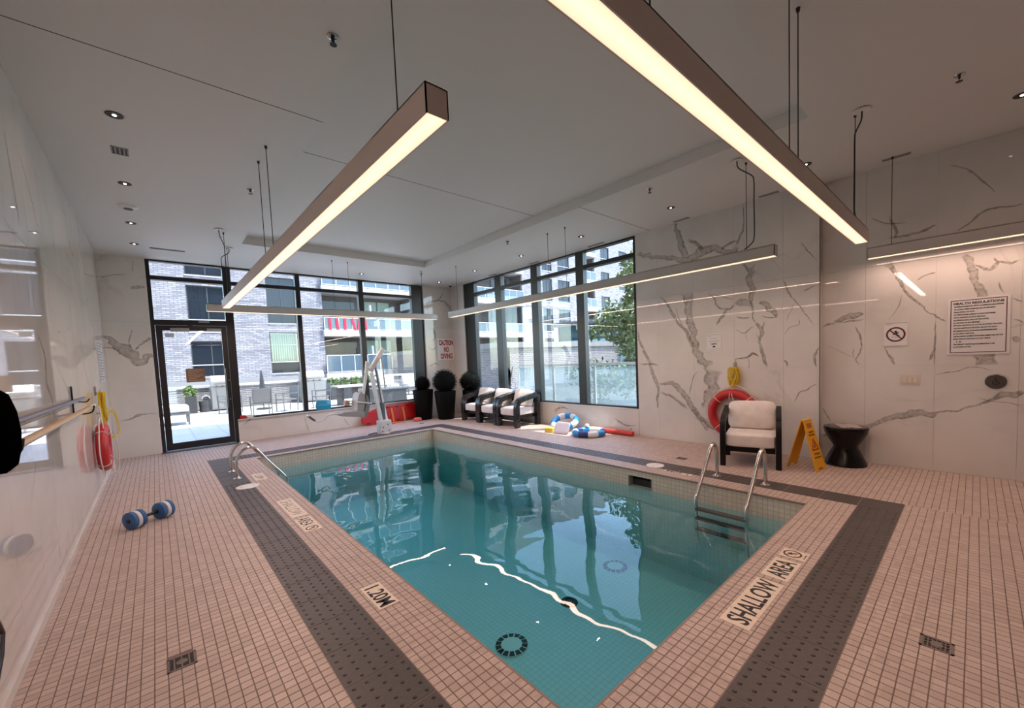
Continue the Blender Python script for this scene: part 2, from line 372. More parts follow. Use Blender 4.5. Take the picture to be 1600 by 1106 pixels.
for k, (a, b) in enumerate(sgn):
    V[:, k, 0] = R_[:, 0]+a*hx; V[:, k, 1] = R_[:, 1]+b*hy; V[:, k, 2] = -.003
    V[:, k+4, 0] = R_[:, 0]+a*(hx-e); V[:, k+4, 1] = R_[:, 1]+b*(hy-e); V[:, k+4, 2] = jit
Fq = np.array([(4, 5, 6, 7), (0, 1, 5, 4), (1, 2, 6, 5), (2, 3, 7, 6), (3, 0, 4, 7)])
FF = (Fq[None]+np.arange(n)[:, None, None]*8).reshape(-1, 4)
me = bpy.data.meshes.new('mosaic_tiles'); me.vertices.add(n*8); me.vertices.foreach_set('co', V.ravel()); me.loops.add(FF.size); me.loops.foreach_set('vertex_index', FF.ravel())
me.polygons.add(len(FF)); me.polygons.foreach_set('loop_start', np.arange(len(FF))*4); me.polygons.foreach_set('loop_total', np.full(len(FF), 4)); me.update(calc_edges=True); me.shade_flat()
stuff(link('mosaic_tiles', me, TILE, floor))
# tactile band: one slab per tile, truncated domes as stuff
tac_cells = np.concatenate([grid_cells(SX0, IX0, SY0, SY1, .302), grid_cells(IX1, SX1, SY0, SY1, .302), grid_cells(IX0, IX1, SY0, IY0, .302), grid_cells(IX0, IX1, IY1, SY1, .302)])
tg = MB()
for q in ((SX0, IX0, SY0, SY1), (IX1, SX1, SY0, SY1), (IX0, IX1, SY0, IY0), (IX0, IX1, IY1, SY1)): tg.box(q[0], q[1], q[2], q[3], -.006, -.0005)
tg.build('tactile_grout', M('pale_grout', (.40, .33, .29), .8), floor)
tme = {}; domes = MB()
for x, y, dx, dy in tac_cells:
    key = (round(dx, 4), round(dy, 4))
    if key not in tme:
        b = MB().box(-dx/2+.0026, dx/2-.0026, -dy/2+.0026, dy/2-.0026, -.004, .002); m_ = bpy.data.meshes.new('tactile_tile'); m_.from_pydata(b.v, [], b.f); m_.materials.append(TACT); tme[key] = m_
    o = bpy.data.objects.new('tactile_tile', tme[key]); COL.objects.link(o); o.parent = floor; o.location = (x, y, 0)
    flush = (SX0 < x < IX0 and y > 6.6) or (x > IX1 and y < 2.2)
    if flush: continue
    for i in range(5):
        for j in range(5):
            cx_, cy_ = x+dx*((i+.5)/5-.5), y+dy*((j+.5)/5-.5); ks = [(math.cos(2*PI*k/7), math.sin(2*PI*k/7)) for k in range(7)]
            domes.add([(cx_+.0115*a, cy_+.0115*b, .0015) for a, b in ks]+[(cx_+.0065*a, cy_+.0065*b, .0062) for a, b in ks],
                      [(k, (k+1) % 7, (k+1) % 7+7, k+7) for k in range(7)]+[tuple(range(7, 14))])
me = bpy.data.meshes.new('tactile_domes'); me.from_pydata(domes.v, [], domes.f); stuff(link('tactile_domes', me, M('dome_charcoal', (.045, .037, .034), .4), floor))

# pool basin
PT = brickmat('pool_mosaic_floor', 'xy', (.72, .76, .74), (.68, .73, .71), (.55, .60, .58), .05, .05, .003, 0, .35)
PTX = brickmat('pool_mosaic_side', 'yz', (.74, .66, .54), (.68, .60, .49), (.50, .44, .36), .05, .05, .003, 0, .3)
PTY = brickmat('pool_mosaic_end', 'xz', (.74, .66, .54), (.68, .60, .49), (.50, .44, .36), .05, .05, .003, 0, .3)
basin = struct(MB().box(PX0-.1, PX1+.1, PY0-.1, PY1+.1, DEEP-.12, DEEP).build('pool_basin', PT))
SKY0, SKY1 = 2.71, 3.065                      # skimmer mouth in the wall by the window side
WTINTX = brickmat('water_tinted_side', 'yz', (.50, .68, .66), (.46, .64, .62), (.40, .54, .52), .05, .05, .003, 0, .3); WTINTY = brickmat('water_tinted_end', 'xz', (.50, .68, .66), (.46, .64, .62), (.40, .54, .52), .05, .05, .003, 0, .3)  # teal cast of the scattering water is put into the submerged tile colour
BAND = WATER-.025
for z0, z1, mx_, my_, nm in ((DEEP, BAND, WTINTX, WTINTY, 'basin_wall'), (BAND, -.0028, PTX, PTY, 'waterline_band')):
    MB().box(PX0-.1, PX0, PY0-.1, PY1+.1, z0, z1).build(nm, mx_, basin); MB().box(PX0, PX1, PY0-.1, PY0, z0, z1).build(nm, my_, basin); MB().box(PX0, PX1, PY1, PY1+.1, z0, z1).build(nm, my_, basin)
    b = MB()
    if nm == 'basin_wall': b.box(PX1, PX1+.1, PY0-.1, PY1+.1, z0, z1)
    else:
        for q in ((PY0-.1, SKY0, z0, z1), (SKY1, PY1+.1, z0, z1), (SKY0, SKY1, -.092, z1)): b.box(PX1, PX1+.1, q[0], q[1], q[2], q[3])
    b.build(nm, mx_, basin)
q = MB()
for r in ((PX0-.1, PX0, PY0-.1, PY1+.1), (PX1, PX1+.1, PY0-.1, PY1+.1), (PX0, PX1, PY0-.1, PY0), (PX0, PX1, PY1, PY1+.1)): q.box(r[0], r[1], r[2], r[3], -.0028, -.0012)
q.build('rim_grout', GROUT, floor)
nose = M('coping_nose', (.30, .22, .18), .5)
for q in ((PX0-.012, PX0+.012, PY0, PY1), (PX1-.012, PX1+.012, PY0, PY1), (PX0, PX1, PY0-.012, PY0+.012), (PX0, PX1, PY1-.012, PY1+.012)):
    MB().box(q[0], q[1], q[2], q[3], -.022, -.002).build('coping_edge', nose, basin, bevel=.003)
# the water: a closed body, absorbing towards teal, rippled on top
wm = clearmat('water', (1, 1, 1), 1.33, wave=[(1.0, .020, 0), (3.6, .0026, 1)])
nt = wm.node_tree; va = nt.nodes.new('ShaderNodeVolumeAbsorption'); va.inputs['Color'].default_value = (.16, .72, .78, 1); va.inputs['Density'].default_value = .78
nt.links.new(va.outputs[0], nt.nodes['Material Output'].inputs['Volume'])
struct(MB().box(PX0-.002, PX1+.002, PY0-.002, PY1+.002, DEEP-.002, WATER).build('pool_water', wm))
# skimmer
t = tag(empty('skimmer', (PX1+.1, (SKY0+SKY1)/2, -.2)), 'dark open skimmer mouth in the tiled pool wall beside the ladder by the armchair', 'skimmer')
MB().box(.0, .25, -.18, .18, -.045, .105).build('throat', M('skimmer_dark', (.03, .03, .028), .6), t)
for y in (-.17, .17): MB().box(-.1, 0, y-.007, y+.007, -.04, .105).build('cheek', M('skimmer_cheek', (.35, .33, .29), .5), t)

# ---- walls with marble panels
def panels(parent, ax, face, u0, u1, z0, z1, us, zs, nrm, th=.02):
    # ax: plane axis; u runs along the other horizontal axis; nrm = +1/-1 the side the face looks to
    us = [u0]+sorted(u for u in us if u0+.02 < u < u1-.02)+[u1]; zs = [z0]+[z for z in zs if z0+.02 < z < z1-.02]+[z1]
    for i in range(len(us)-1):
        for j in range(len(zs)-1):
            g = .0008; a, b_, c, d = us[i]+g, us[i+1]-g, zs[j]+g, zs[j+1]-g; f0, f1 = sorted((face, face-nrm*th)); q = MB()
            if ax == 'x': q.box(f0, f1, a, b_, c, d)
            else: q.box(a, b_, f0, f1, c, d)
            q.build('marble_panel', MARBLE, parent)
BACK = M('wall_backing', (.55, .53, .50), .7)
def wall(name, q): return struct(MB().box(*q).build(name, BACK))
ZS = [1.225, 2.445]
wl = wall('wall_left', (XL-.25, XL-.021, YN, YB+.25, 0, H+.1)); panels(wl, 'x', XL, YN, YB, 0, H, [YN+.62*k+.2 for k in range(1, 22)], ZS, 1)
YW, YE = 4.10, 1.378
wr = wall('wall_right', (XR+.021, XR+.3, YE+.0, YW, 0, H+.1)); panels(wr, 'x', XR, YE, YW, 0, H, [1.792, 2.439, 3.06, 3.685], ZS, -1)
MB().box(XR-.004, XR+.012, YE-.006, YE+.001, 0, H).build('edge_trim', M('edge_trim', (.08, .06, .05), .4), wr)
wrr = wall('wall_right_recess', (XR2+.021, XR2+.3, YN, YE+.0, 0, H+.1)); panels(wrr, 'x', XR2, YN, YE, 0, H, [.933, .313, -.307, -.927, -1.55, -2.17], ZS, -1)
MB().box(XR+.001, XR2+.02, YE+.001, YE+.021, 0, H).build('return_panel', MARBLE, wrr)
# window side: knee wall under window 2, corner pier
SILL = .49
wk = wall('wall_right_knee', (XR+.03, XR+.3, YW, 9.56, 0, SILL-.02)); panels(wk, 'x', XR+.01, YW+.012, 9.56, 0, SILL-.02, [5.35, 6.6, 7.9], [], -1)
MB().box(XR+.004, XR+.3, YW+.002, 9.56, SILL-.02, SILL).build('sill_slab', MARBLE, wk)
wc = wall('wall_right_corner', (XR+.021, XR+.3, 9.56, YB+.3, 0, H+.1)); panels(wc, 'x', XR, 9.56, YB, 0, H, [], ZS, -1)
wf = wall('wall_far', (5.68, XR+.021, YB+.021, YB+.3, 0, H+.1)); panels(wf, 'y', YB, 5.62, XR, 0, H, [], ZS, -1)
MB().box(5.60, 5.62, YB, YB+.3, 0, H).build('return_panel', MARBLE, wf); MB().box(5.62, 5.68, YB+.021, YB+.3, 0, H).build('pier_core', BACK, wf)
wd = wall('wall_far_left', (XL-.25, .0, YB+.021, YB+.3, 0, H+.1)); panels(wd, 'y', YB, XL, .012, 0, H, [], ZS, -1)
kw = wall('wall_far_knee', (1.21, 5.62, YB+.03, YB+.3, 0, SILL-.02)); panels(kw, 'y', YB+.01, 1.21, 5.60, 0, SILL-.02, [2.48, 3.73, 4.95], [], -1)
MB().box(1.21, 5.60, YB-.03, YB+.3, SILL-.02, SILL).build('sill_slab', MARBLE, kw)
wall('wall_near', (XL-.25, XR2+.3, YN-.2, YN, 0, H+.1)).data.materials[0] = MARBLE
bs = struct(MB().box(XL, XL+.012, .0, YB, 0, .05).build('baseboard_left', MARBLE))

# ---- veins: ribbons inlaid in the panels, traced wall by wall (px, py, width px)
def veins(parent, ax, face, nrm, lines, s, ox, oy, alpha=.68):
    vs, fs, val = [], [], []; k = 0; idir = Vector((0, 1, 0)) if ax == 'x' else Vector((1, 0, 0)); up = Vector((0, 0, 1)); nv = Vector((nrm, 0, 0)) if ax == 'x' else Vector((0, nrm, 0))
    for li, ln in enumerate(lines):
        P = []; Wd = []
        for a, b_, w in ln:
            p = at(ox+a/s, oy+b_/s, ax, face); d = (p-CAM).dot(FW); P.append(p); Wd.append(w/s*d/FPX*.5)
        Q = spline(P, 6); wq = np.interp(np.linspace(0, len(P)-1, len(Q)), range(len(P)), Wd); n = len(Q); off = face+nrm*(.0004+.00003*li)
        L = max(wq.max(), .004)
        for i, p in enumerate(Q):
            tn = (Q[min(i+1, n-1)]-Q[max(i-1, 0)]).normalized(); sd = nv.cross(tn).normalized()
            jt = mnoise.noise((p.y*9+p.x*9, p.z*9, li))*L*.5+mnoise.noise((p.y*31+p.x*31, p.z*31, li))*min(L, .02)*.5
            w0 = max(.002, wq[i]*(1+.45*mnoise.noise((p.y*14+p.x*14, p.z*14, li+40)))); w1 = max(.002, wq[i]*(1+.45*mnoise.noise((p.y*14+p.x*14, p.z*14, li+80))))
            endf = min(1, i/2.5, (n-1-i)/2.5); wide = wq[i] > .03
            for t_, a_ in ((-w0, 0), (-w0*.82, .95), (-w0*.35, .60 if wide else .8), (w1*.3, .52 if wide else .8), (w1*.75, .8), (w1, 0)):
                q = p+sd*(t_+jt);
                if ax == 'x': q.x = off
                else: q.y = off
                q.z = min(max(q.z, .01), H-.005); vs.append(q); val.append(a_*alpha*endf)
        for i in range(n-1):
            for j in range(5): fs.append((k+i*6+j, k+i*6+j+1, k+(i+1)*6+j+1, k+(i+1)*6+j))
        k = len(vs)
    me = bpy.data.meshes.new('marble_veining'); me.from_pydata([tuple(v) for v in vs], [], fs); at_ = me.attributes.new('vein', 'FLOAT', 'POINT'); at_.data.foreach_set('value', val)
    stuff(link('marble_veining', me, VEIN, parent))
veins(wr, 'x', XR, -1, [
    [(62, 75, 22), (110, 80, 26), (150, 88, 30), (210, 95, 26), (260, 97, 30), (330, 108, 34), (390, 112, 44), (440, 90, 60), (500, 60, 64), (590, 35, 46), (640, 60, 40), (690, 60, 44), (735, 20, 26)],
    [(410, 90, 40), (360, 30, 56), (350, -30, 44), (330, -90, 30), (300, -150, 16)], [(500, 60, 30), (470, 10, 24), (400, -30, 18)], [(620, 40, 20), (680, 0, 18), (730, -20, 10)],
    [(770, -260, 8), (775, -180, 9), (772, -100, 12), (745, -40, 16), (730, 10, 20)],
    [(760, 140, 12), (800, 170, 26), (820, 200, 40), (815, 250, 38), (835, 310, 44), (825, 360, 30), (830, 420, 16), (835, 480, 10), (850, 530, 8)], [(850, 135, 6), (830, 165, 14), (815, 190, 18)],
    [(395, 330, 90), (405, 400, 64), (415, 470, 56), (425, 540, 54), (445, 610, 52), (455, 680, 56), (480, 740, 62), (510, 785, 66), (540, 828, 60)],
    [(215, 356, 8), (250, 380, 14), (280, 430, 18), (315, 490, 22), (345, 540, 20), (390, 580, 22), (415, 630, 26), (440, 690, 24)], [(325, 420, 5), (335, 480, 6), (370, 550, 9)],
    [(575, 838, 110), (565, 900, 106), (560, 960, 90), (545, 1030, 80), (540, 1100, 70)],
    [(68, 580, 8), (80, 640, 14), (100, 690, 20), (130, 750, 20), (155, 800, 24), (170, 860, 24), (190, 910, 28), (205, 980, 20), (200, 1050, 14), (205, 1100, 10)],
    [(75, 805, 6), (150, 802, 14), (205, 808, 10)], [(210, 935, 12), (270, 930, 26), (330, 950, 40), (370, 1000, 46), (420, 1060, 44), (460, 1130, 40), (500, 1190, 34), (545, 1240, 28)],
    [(220, 990, 8), (280, 1010, 18), (340, 1050, 22), (400, 1100, 20)],
    [(540, 330, 6), (580, 370, 10), (600, 420, 14), (650, 440, 18), (690, 430, 16), (715, 410, 14)], [(665, 440, 18), (640, 480, 26), (615, 510, 20), (590, 548, 6)], [(560, 335, 4), (630, 355, 6), (710, 375, 5)],
    [(715, 405, 20), (745, 390, 44), (790, 395, 50), (830, 400, 30)], [(880, 385, 22), (910, 400, 30), (945, 430, 44), (985, 470, 30), (1000, 485, 8)], [(720, 485, 6), (770, 498, 10), (820, 490, 6)], [(890, 480, 6), (940, 495, 9), (1010, 492, 5)],
    [(850, 530, 8), (885, 560, 30), (895, 600, 28), (880, 640, 16), (890, 690, 20), (900, 740, 24), (915, 790, 22), (932, 826, 10)], [(915, 515, 6), (900, 570, 14)], [(855, 595, 5), (880, 640, 10)],
    [(722, 800, 4), (725, 768, 7), (780, 765, 10), (810, 750, 14), (835, 732, 16), (862, 745, 8), (875, 755, 4)], [(805, 765, 5), (812, 800, 6), (806, 835, 4)],
    [(1040, 245, 14), (1060, 300, 10), (1085, 345, 12), (1110, 375, 10), (1160, 435, 9), (1210, 500, 6), (1250, 550, 4)], [(1155, -10, 6), (1190, 40, 9), (1225, 75, 6), (1268, 122, 4)],
    [(1040, 775, 10), (1055, 790, 18), (1066, 822, 10)], [(1275, 690, 10), (1255, 730, 16), (1245, 780, 18), (1262, 822, 8)], [(1268, 932, 4), (1220, 955, 7), (1195, 975, 9), (1150, 985, 10), (1130, 1020, 8), (1112, 1056, 4)],
    [(1105, 395, 3), (1095, 440, 5), (1070, 480, 4), (1062, 520, 3)], [(1138, 500, 4), (1142, 540, 4), (1080, 560, 4), (1045, 612, 5)], [(720, 570, 4), (760, 595, 7), (785, 598, 9), (810, 570, 8), (845, 548, 5)], [(785, 600, 5), (802, 660, 4)],
    [(1165, 320, 8), (1210, 300, 10), (1265, 275, 6)], [(410, 1010, 5), (425, 950, 7), (440, 890, 6), (470, 850, 5)]], 4.253, 980, 380)
veins(wr, 'x', XR, -1, [[(0, 500, 26), (40, 560, 40), (100, 610, 44), (150, 650, 40), (195, 700, 16)], [(380, 105, 4), (465, 95, 10), (510, 65, 18), (550, 85, 10)]], 5.267, 1080, 540)
veins(wrr, 'x', XR2, -1, [
    [(140, 520, 8), (180, 500, 16), (225, 482, 20), (275, 460, 36), (310, 450, 44), (350, 442, 40), (400, 432, 8)], [(240, 490, 6), (330, 478, 12), (400, 465, 6)],
    [(340, 512, 5), (355, 540, 8), (372, 570, 12), (380, 620, 10), (372, 670, 10), (345, 720, 7), (370, 752, 4)], [(333, 640, 4), (328, 690, 5), (345, 720, 5)],
    [(545, 110, 50), (560, 150, 30), (585, 185, 22), (610, 235, 22), (650, 285, 14), (700, 345, 16), (760, 395, 8), (805, 435, 6), (850, 465, 14), (905, 485, 6)], [(628, 315, 4), (615, 370, 6), (590, 420, 4), (545, 470, 3)],
    [(718, 228, 4), (755, 205, 14), (790, 190, 12), (845, 176, 5)], [(1000, 75, 20), (1045, 100, 48), (1062, 150, 40), (1075, 200, 40), (1085, 250, 38), (1100, 290, 46), (1125, 330, 50), (1110, 380, 60)],
    [(1075, 130, 6), (1130, 155, 18), (1180, 158, 22), (1215, 130, 22), (1230, 112, 14), (1300, 122, 14), (1365, 104, 8)], [(1190, 90, 8), (1220, 120, 14)],
    [(1140, 680, 100), (1150, 720, 90), (1152, 752, 84)], [(836, 480, 5), (834, 560, 8), (830, 630, 10), (815, 690, 18), (800, 725, 12)], [(830, 660, 8), (828, 752, 6)], [(520, 640, 4), (545, 680, 8), (565, 715, 18), (582, 752, 10)],
    [(1226, 235, 5), (1235, 270, 9), (1262, 310, 4)], [(1310, 335, 4), (1345, 350, 9), (1372, 360, 5)], [(1315, 470, 9), (1350, 475, 10), (1382, 488, 6)], [(1308, 575, 10), (1335, 590, 40), (1365, 600, 16)],
    [(-60, 1190, 6), (150, 1180, 14), (300, 1150, 16), (400, 1130, 24), (470, 1105, 30), (560, 1080, 34), (640, 1060, 46), (720, 1048, 50), (800, 1052, 36), (850, 1038, 12), (970, 1040, 10), (1040, 1015, 12), (1110, 985, 14), (1190, 955, 20), (1250, 940, 40), (1320, 940, 40), (1370, 905, 26)],
    [(835, 812, 3), (900, 798, 6), (970, 790, 6), (1020, 770, 5), (1080, 762, 5), (1130, 770, 5), (1190, 790, 3)], [(165, 630, 3), (240, 665, 4), (330, 705, 3)], [(1090, 950, 4), (1180, 975, 6), (1300, 985, 5), (1370, 1010, 4)], [(140, 1010, 3), (160, 1050, 8), (190, 1100, 5)]], 3.949, 1250, 380)
veins(wrr, 'x', XR2, -1, [[(790, 1030, 6), (850, 1020, 10), (910, 1008, 10), (960, 990, 12), (1005, 970, 6)], [(1090, 998, 6), (1150, 960, 9), (1200, 915, 10), (1270, 895, 9), (1330, 890, 6), (1382, 878, 6)], [(1060, 712, 3), (1110, 722, 6), (1155, 742, 8), (1215, 790, 7), (1260, 832, 3)], [(800, 930, 8), (830, 990, 12), (825, 1030, 10)], [(720, 940, 4), (790, 965, 6), (880, 960, 4)]], 2.764, 1100, 0)
veins(wd, 'y', YB, -1, [
    [(505, 615, 10), (555, 585, 14), (620, 575, 18), (680, 585, 24), (720, 620, 50), (770, 665, 80), (820, 710, 70), (870, 725, 44), (910, 700, 36), (945, 680, 22)], [(835, 665, 10), (868, 625, 12), (905, 598, 16), (930, 580, 18)],
    [(818, 530, 4), (805, 570, 6), (796, 610, 6), (815, 650, 6), (835, 672, 4)], [(505, 198, 3), (600, 206, 6), (660, 203, 5), (700, 195, 6), (790, 192, 5)], [(820, 95, 4), (818, 190, 4)], [(800, 275, 18), (850, 272, 22), (900, 270, 8)],
    [(735, 1100, 3), (800, 1085, 10), (850, 1060, 18), (900, 1055, 6), (980, 1045, 4)], [(640, 640, 12), (700, 650, 8), (760, 690, 8)]], 3.95, 0, 380)
veins(wl, 'x', XL, 1, [
    [(230, 560, 20), (262, 640, 34), (280, 720, 46), (285, 800, 50), (290, 870, 50), (320, 960, 40), (335, 1080, 30)], [(330, 700, 4), (355, 760, 8), (385, 830, 8), (415, 900, 6), (440, 960, 4)], [(500, 600, 8), (515, 680, 12), (520, 760, 10), (545, 850, 10), (560, 930, 8)],
    [(395, 20, 6), (420, 90, 14), (450, 150, 10), (470, 260, 8), (500, 380, 8), (512, 480, 5)], [(355, 550, 8), (372, 545, 10)], [(400, 555, 6), (435, 515, 10)], [(170, 210, 4), (175, 300, 8), (182, 400, 5)]], 3.95, 0, 380, .6)
veins(wl, 'x', XL, 1, [[(15, 560, 20), (40, 700, 34), (60, 820, 30), (85, 980, 26)], [(75, 640, 10), (120, 800, 18), (145, 900, 16), (165, 990, 10)], [(0, 920, 4), (40, 980, 8), (80, 1050, 4)]], 2.764, 0, 0, .6)
veins(wf, 'y', YB, -1, [[(1315, 470, 10), (1360, 445, 18), (1430, 425, 12), (1470, 390, 14), (1492, 350, 6)], [(1430, 425, 8), (1490, 435, 20), (1530, 470, 30), (1580, 530, 26)], [(1330, 520, 6), (1350, 480, 10)], [(1395, 690, 20), (1410, 760, 26), (1400, 830, 16)], [(1345, 870, 5), (1390, 900, 8), (1430, 860, 6)], [(1360, 1060, 6), (1410, 1030, 12), (1450, 1050, 10)]], 6.146, 450, 400, .7)
veins(kw, 'y', YB+.01, -1, [[(150, 740, 4), (172, 800, 7), (190, 850, 8), (212, 892, 5)], [(538, 758, 4), (565, 800, 7), (595, 835, 5)], [(-440, 830, 4), (-380, 780, 12), (-330, 745, 14), (-285, 720, 16), (-215, 700, 12), (-160, 690, 5)], [(0, 690, 3), (15, 740, 5)]], 6.146, 450, 530)
veins(wk, 'x', XR+.01, -1, [[(1350, 770, 8), (1400, 800, 14), (1450, 825, 10), (1520, 820, 6)], [(1430, 900, 8), (1470, 860, 10), (1490, 840, 6)], [(880, 720, 24), (930, 680, 20), (1000, 700, 10)]], 5.0, 690, 500, .7)

# ---- ceiling with tray
TX0, TX1, TYN, TYF = 1.23, 4.62, 1.07, 8.26
c = MB()
for q in ((XL-.2, TX0, YN, YB+.3), (TX1, XR2+.3, YN, YE), (TX1, XR+.1, YE, YB+.3), (TX0, TX1, YN, TYN), (TX0, TX1, TYF, YB+.3)): c.box(q[0], q[1], q[2], q[3], H, TY+.1)
ceiling = struct(c.build('ceiling', CEIL)); MB().box(TX0, TX1, TYN, TYF, TY, TY+.1).build('tray_panel', CEIL, ceiling)
for q in ((XL, TX0, 3.815, H), (TX1, XR, 3.80, H), (TX0, TX1, 4.72, TY)): MB().box(q[0], q[1], q[2]-.004, q[2]+.004, q[3]-.0012, q[3]+.01).build('control_joint', JOINT, ceiling)

# ---- windows and door frames
def pane_y(parent, x0, x1, z0, z1, y, nm='glass_pane'): return MB().box(x0, x1, y-.004, y+.004, z0, z1).build(nm, GLASS, parent)
w1 = struct(empty('window_1', (3.4, YB, SILL))); w1i = (-3.4, -YB, -SILL)
def fr(parent, off, q, nm, mt=BLACK, bev=0):
    b = MB().box(*q); o = b.build(nm, mt, parent, loc=off, bevel=bev); return o
FY0, FY1 = YB+.02, YB+.14; WY0, WY1 = YB+.06, YB+.17
def off(o): return tuple(-v for v in o.location)
mulx = [(1.195, 1.29), (2.47, 2.565), (3.865, 3.985), (5.28, 5.60)]
for a, b_ in mulx: fr(w1, off(w1), (a, b_, WY0, WY1, SILL if a > 1.25 else 0, H), 'mullion')
for a, b_ in zip(mulx[:-1], mulx[1:]):
    fr(w1, off(w1), (a[1], b_[0], WY0, WY1, 3.235, 3.31), 'transom'); fr(w1, off(w1), (a[1], b_[0], WY0, WY1, SILL, SILL+.03), 'bottom_rail'); fr(w1, off(w1), (a[1], b_[0], WY0, WY1, 3.57, H), 'top_rail')
    for z0, z1 in ((SILL+.03, 3.235), (3.31, 3.57)): MB().box(a[1], b_[0], YB+.111, YB+.119, z0, z1).build('glass_pane', GLASS, w1, loc=off(w1))
d1 = struct(empty('door_1', (.61, YB, 0)))
fr(d1, off(d1), (.012, .07, FY0, FY1, 0, H), 'jamb'); fr(d1, off(d1), (1.15, 1.195, FY0, FY1, 0, H), 'jamb')
fr(d1, off(d1), (.07, 1.15, FY0, FY1, 2.40, 2.50), 'head'); fr(d1, off(d1), (.07, 1.15, FY0, FY1, 3.235, 3.31), 'transom'); fr(d1, off(d1), (.07, 1.15, FY0, FY1, 3.57, H), 'top_rail')
for z0, z1 in ((2.50, 3.235), (3.31, 3.57)): MB().box(.07, 1.15, YB+.076, YB+.084, z0, z1).build('glass_pane', GLASS, d1, loc=off(d1))
for q in ((.075, .17, .03, 2.395), (1.06, 1.145, .03, 2.395), (.17, 1.06, .03, .155), (.17, 1.06, 2.30, 2.395)): fr(d1, off(d1), (q[0], q[1], YB+.035, YB+.09, q[2], q[3]), 'door_stile')
MB().box(.17, 1.06, YB+.056, YB+.064, .155, 2.30).build('door_glass', GLASS, d1, loc=off(d1))
fr(d1, off(d1), (0, 1.2, YB-.10, YB+.15, 0, .012), 'threshold', M('threshold_slate', (.10, .11, .11), .6))
fr(d1, off(d1), (.28, .56, YB-.03, YB+.035, 2.28, 2.345), 'door_closer', M('closer_grey', (.32, .32, .31), .5), .006)
b = MB().bar((.36, YB-.01, 2.36), (.62, YB-.01, 2.40), .02, .014); b.build('closer_arm', BLACK, d1, loc=off(d1))
fr(d1, off(d1), (.83, 1.06, YB-.01, YB+.03, 2.30, 2.345), 'strike_plate', M('closer_grey', (.32,)*3), .004); fr(d1, off(d1), (.71, .88, YB-.01, YB+.02, 2.455, 2.485), 'sensor_box', M('closer_grey', (.32,)*3), .004)
fr(d1, off(d1), (1.07, 1.10, YB-.03, YB+.035, .75, 1.55), 'pull_handle', BLACK, .005)
for z in (1.31, .92): fr(d1, off(d1), (1.10, 1.125, YB-.0, YB+.036, z-.012, z+.012), 'lock_cylinder', STEEL)
w2 = struct(empty('window_2', (XR, 6.8, SILL))); GX0, GX1 = XR+.03, XR+.15
my = [(4.112, 4.165), (5.32, 5.52), (6.645, 6.86), (7.945, 8.19), (9.09, 9.56)]
for i, (a, b_) in enumerate(my): fr(w2, off(w2), (GX0, GX1, a, b_, SILL, H), 'mullion', M('mullion_grey', (.022, .025, .025), .4) if i in (1, 2, 3) else BLACK)
for a, b_ in zip(my[:-1], my[1:]):
    fr(w2, off(w2), (GX0, GX1, a[1], b_[0], 3.235, 3.31), 'transom'); fr(w2, off(w2), (GX0, GX1, a[1], b_[0], SILL, SILL+.03), 'bottom_rail'); fr(w2, off(w2), (GX0, GX1, a[1], b_[0], 3.57, H), 'top_rail')
    for z0, z1 in ((SILL+.03, 3.235), (3.31, 3.57)): MB().box(XR+.086, XR+.094, a[1], b_[0], z0, z1).build('glass_pane', GLASS, w2, loc=off(w2))

# ------------------------------------------------------------------ ceiling fittings
PZ, PH, PW = 2.5, .12, .105
def pendant(label, p0, p1, joints, cables, dim=1.0):
    p0, p1 = Vector((*p0, 0)), Vector((*p1, 0)); mid = (p0+p1)/2; d = (p1-p0).normalized(); L = (p1-p0).length; ang = math.atan2(d.y, d.x)
    t = tag(empty('linear_pendant_light', (mid.x, mid.y, PZ), ang), label, 'pendant light')
    js = [-L/2]+[j-L/2 for j in joints]+[L/2]; w = PW/2
    for a, b_ in zip(js[:-1], js[1:]):
        g = .002; q = MB(); q.box(a+g, b_-g, -w, -w+.006, 0, PH); q.box(a+g, b_-g, w-.006, w, 0, PH); q.box(a+g, b_-g, -w, w, PH-.006, PH)
        if a == js[0]: q.box(a+g, a+.008, -w, w, 0, PH)
        if b_ == js[-1]: q.box(b_-.008, b_-g, -w, w, 0, PH)
        q.build('housing', ALU, t); MB().box(a+.008, b_-.006, -w+.006, w-.006, .002, .012).build('light_lens', LENS, t)
    la = bpy.data.lights.new('pendant_lamp', 'AREA'); la.shape = 'RECTANGLE'; la.size = L-.03; la.size_y = .085; la.energy = LAMP_W*L*dim; la.color = LAMP_C; la.spread = math.radians(LAMP_SPREAD)   # the fixture's own downward beam
    lo_ = bpy.data.objects.new('pendant_lamp', la); COL.objects.link(lo_); lo_.parent = t; lo_.location = (0, 0, -.001)
    for u in cables:
        u -= L/2
        MB().tube([(u, 0, PH), (u, 0, H-PZ-.003)], .0035, 6).build('suspension_cable', CABLE, t)
        MB().lathe([(.009, H-PZ-.025), (.013, H-PZ-.001)], 10, Matrix.Translation((u, 0, 0))).build('cable_gripper', CABLE, t)
    return t
p1 = pendant('long linear pendant pointing from near overhead to the glass door', (.932, 1.49), (.932, 8.14), [3.32], [.35, 3.05, 3.42, 6.25])
p2 = pendant('bright linear pendant crossing the nearest end of the pool', (.76, .778), (5.29, .778), [2.27], [.6, 2.18, 2.36, 4.16])
p3 = pendant('linear pendant hanging across the far end of the pool before the windows', (.72, 8.63), (5.07, 8.63), [], [.35, 2.05, 2.35, 4.0])
p4 = pendant('linear pendant over the window side of the pool ending above the armchair', (5.115, 1.48), (5.115, 8.115), [3.32], [.3, 3.05, 3.45, 6.3], .85)
p5 = pendant('linear pendant beside the marble wall above the health regulations poster', (6.35, .88), (6.35, -2.2), [], [.21, 2.4], .6)
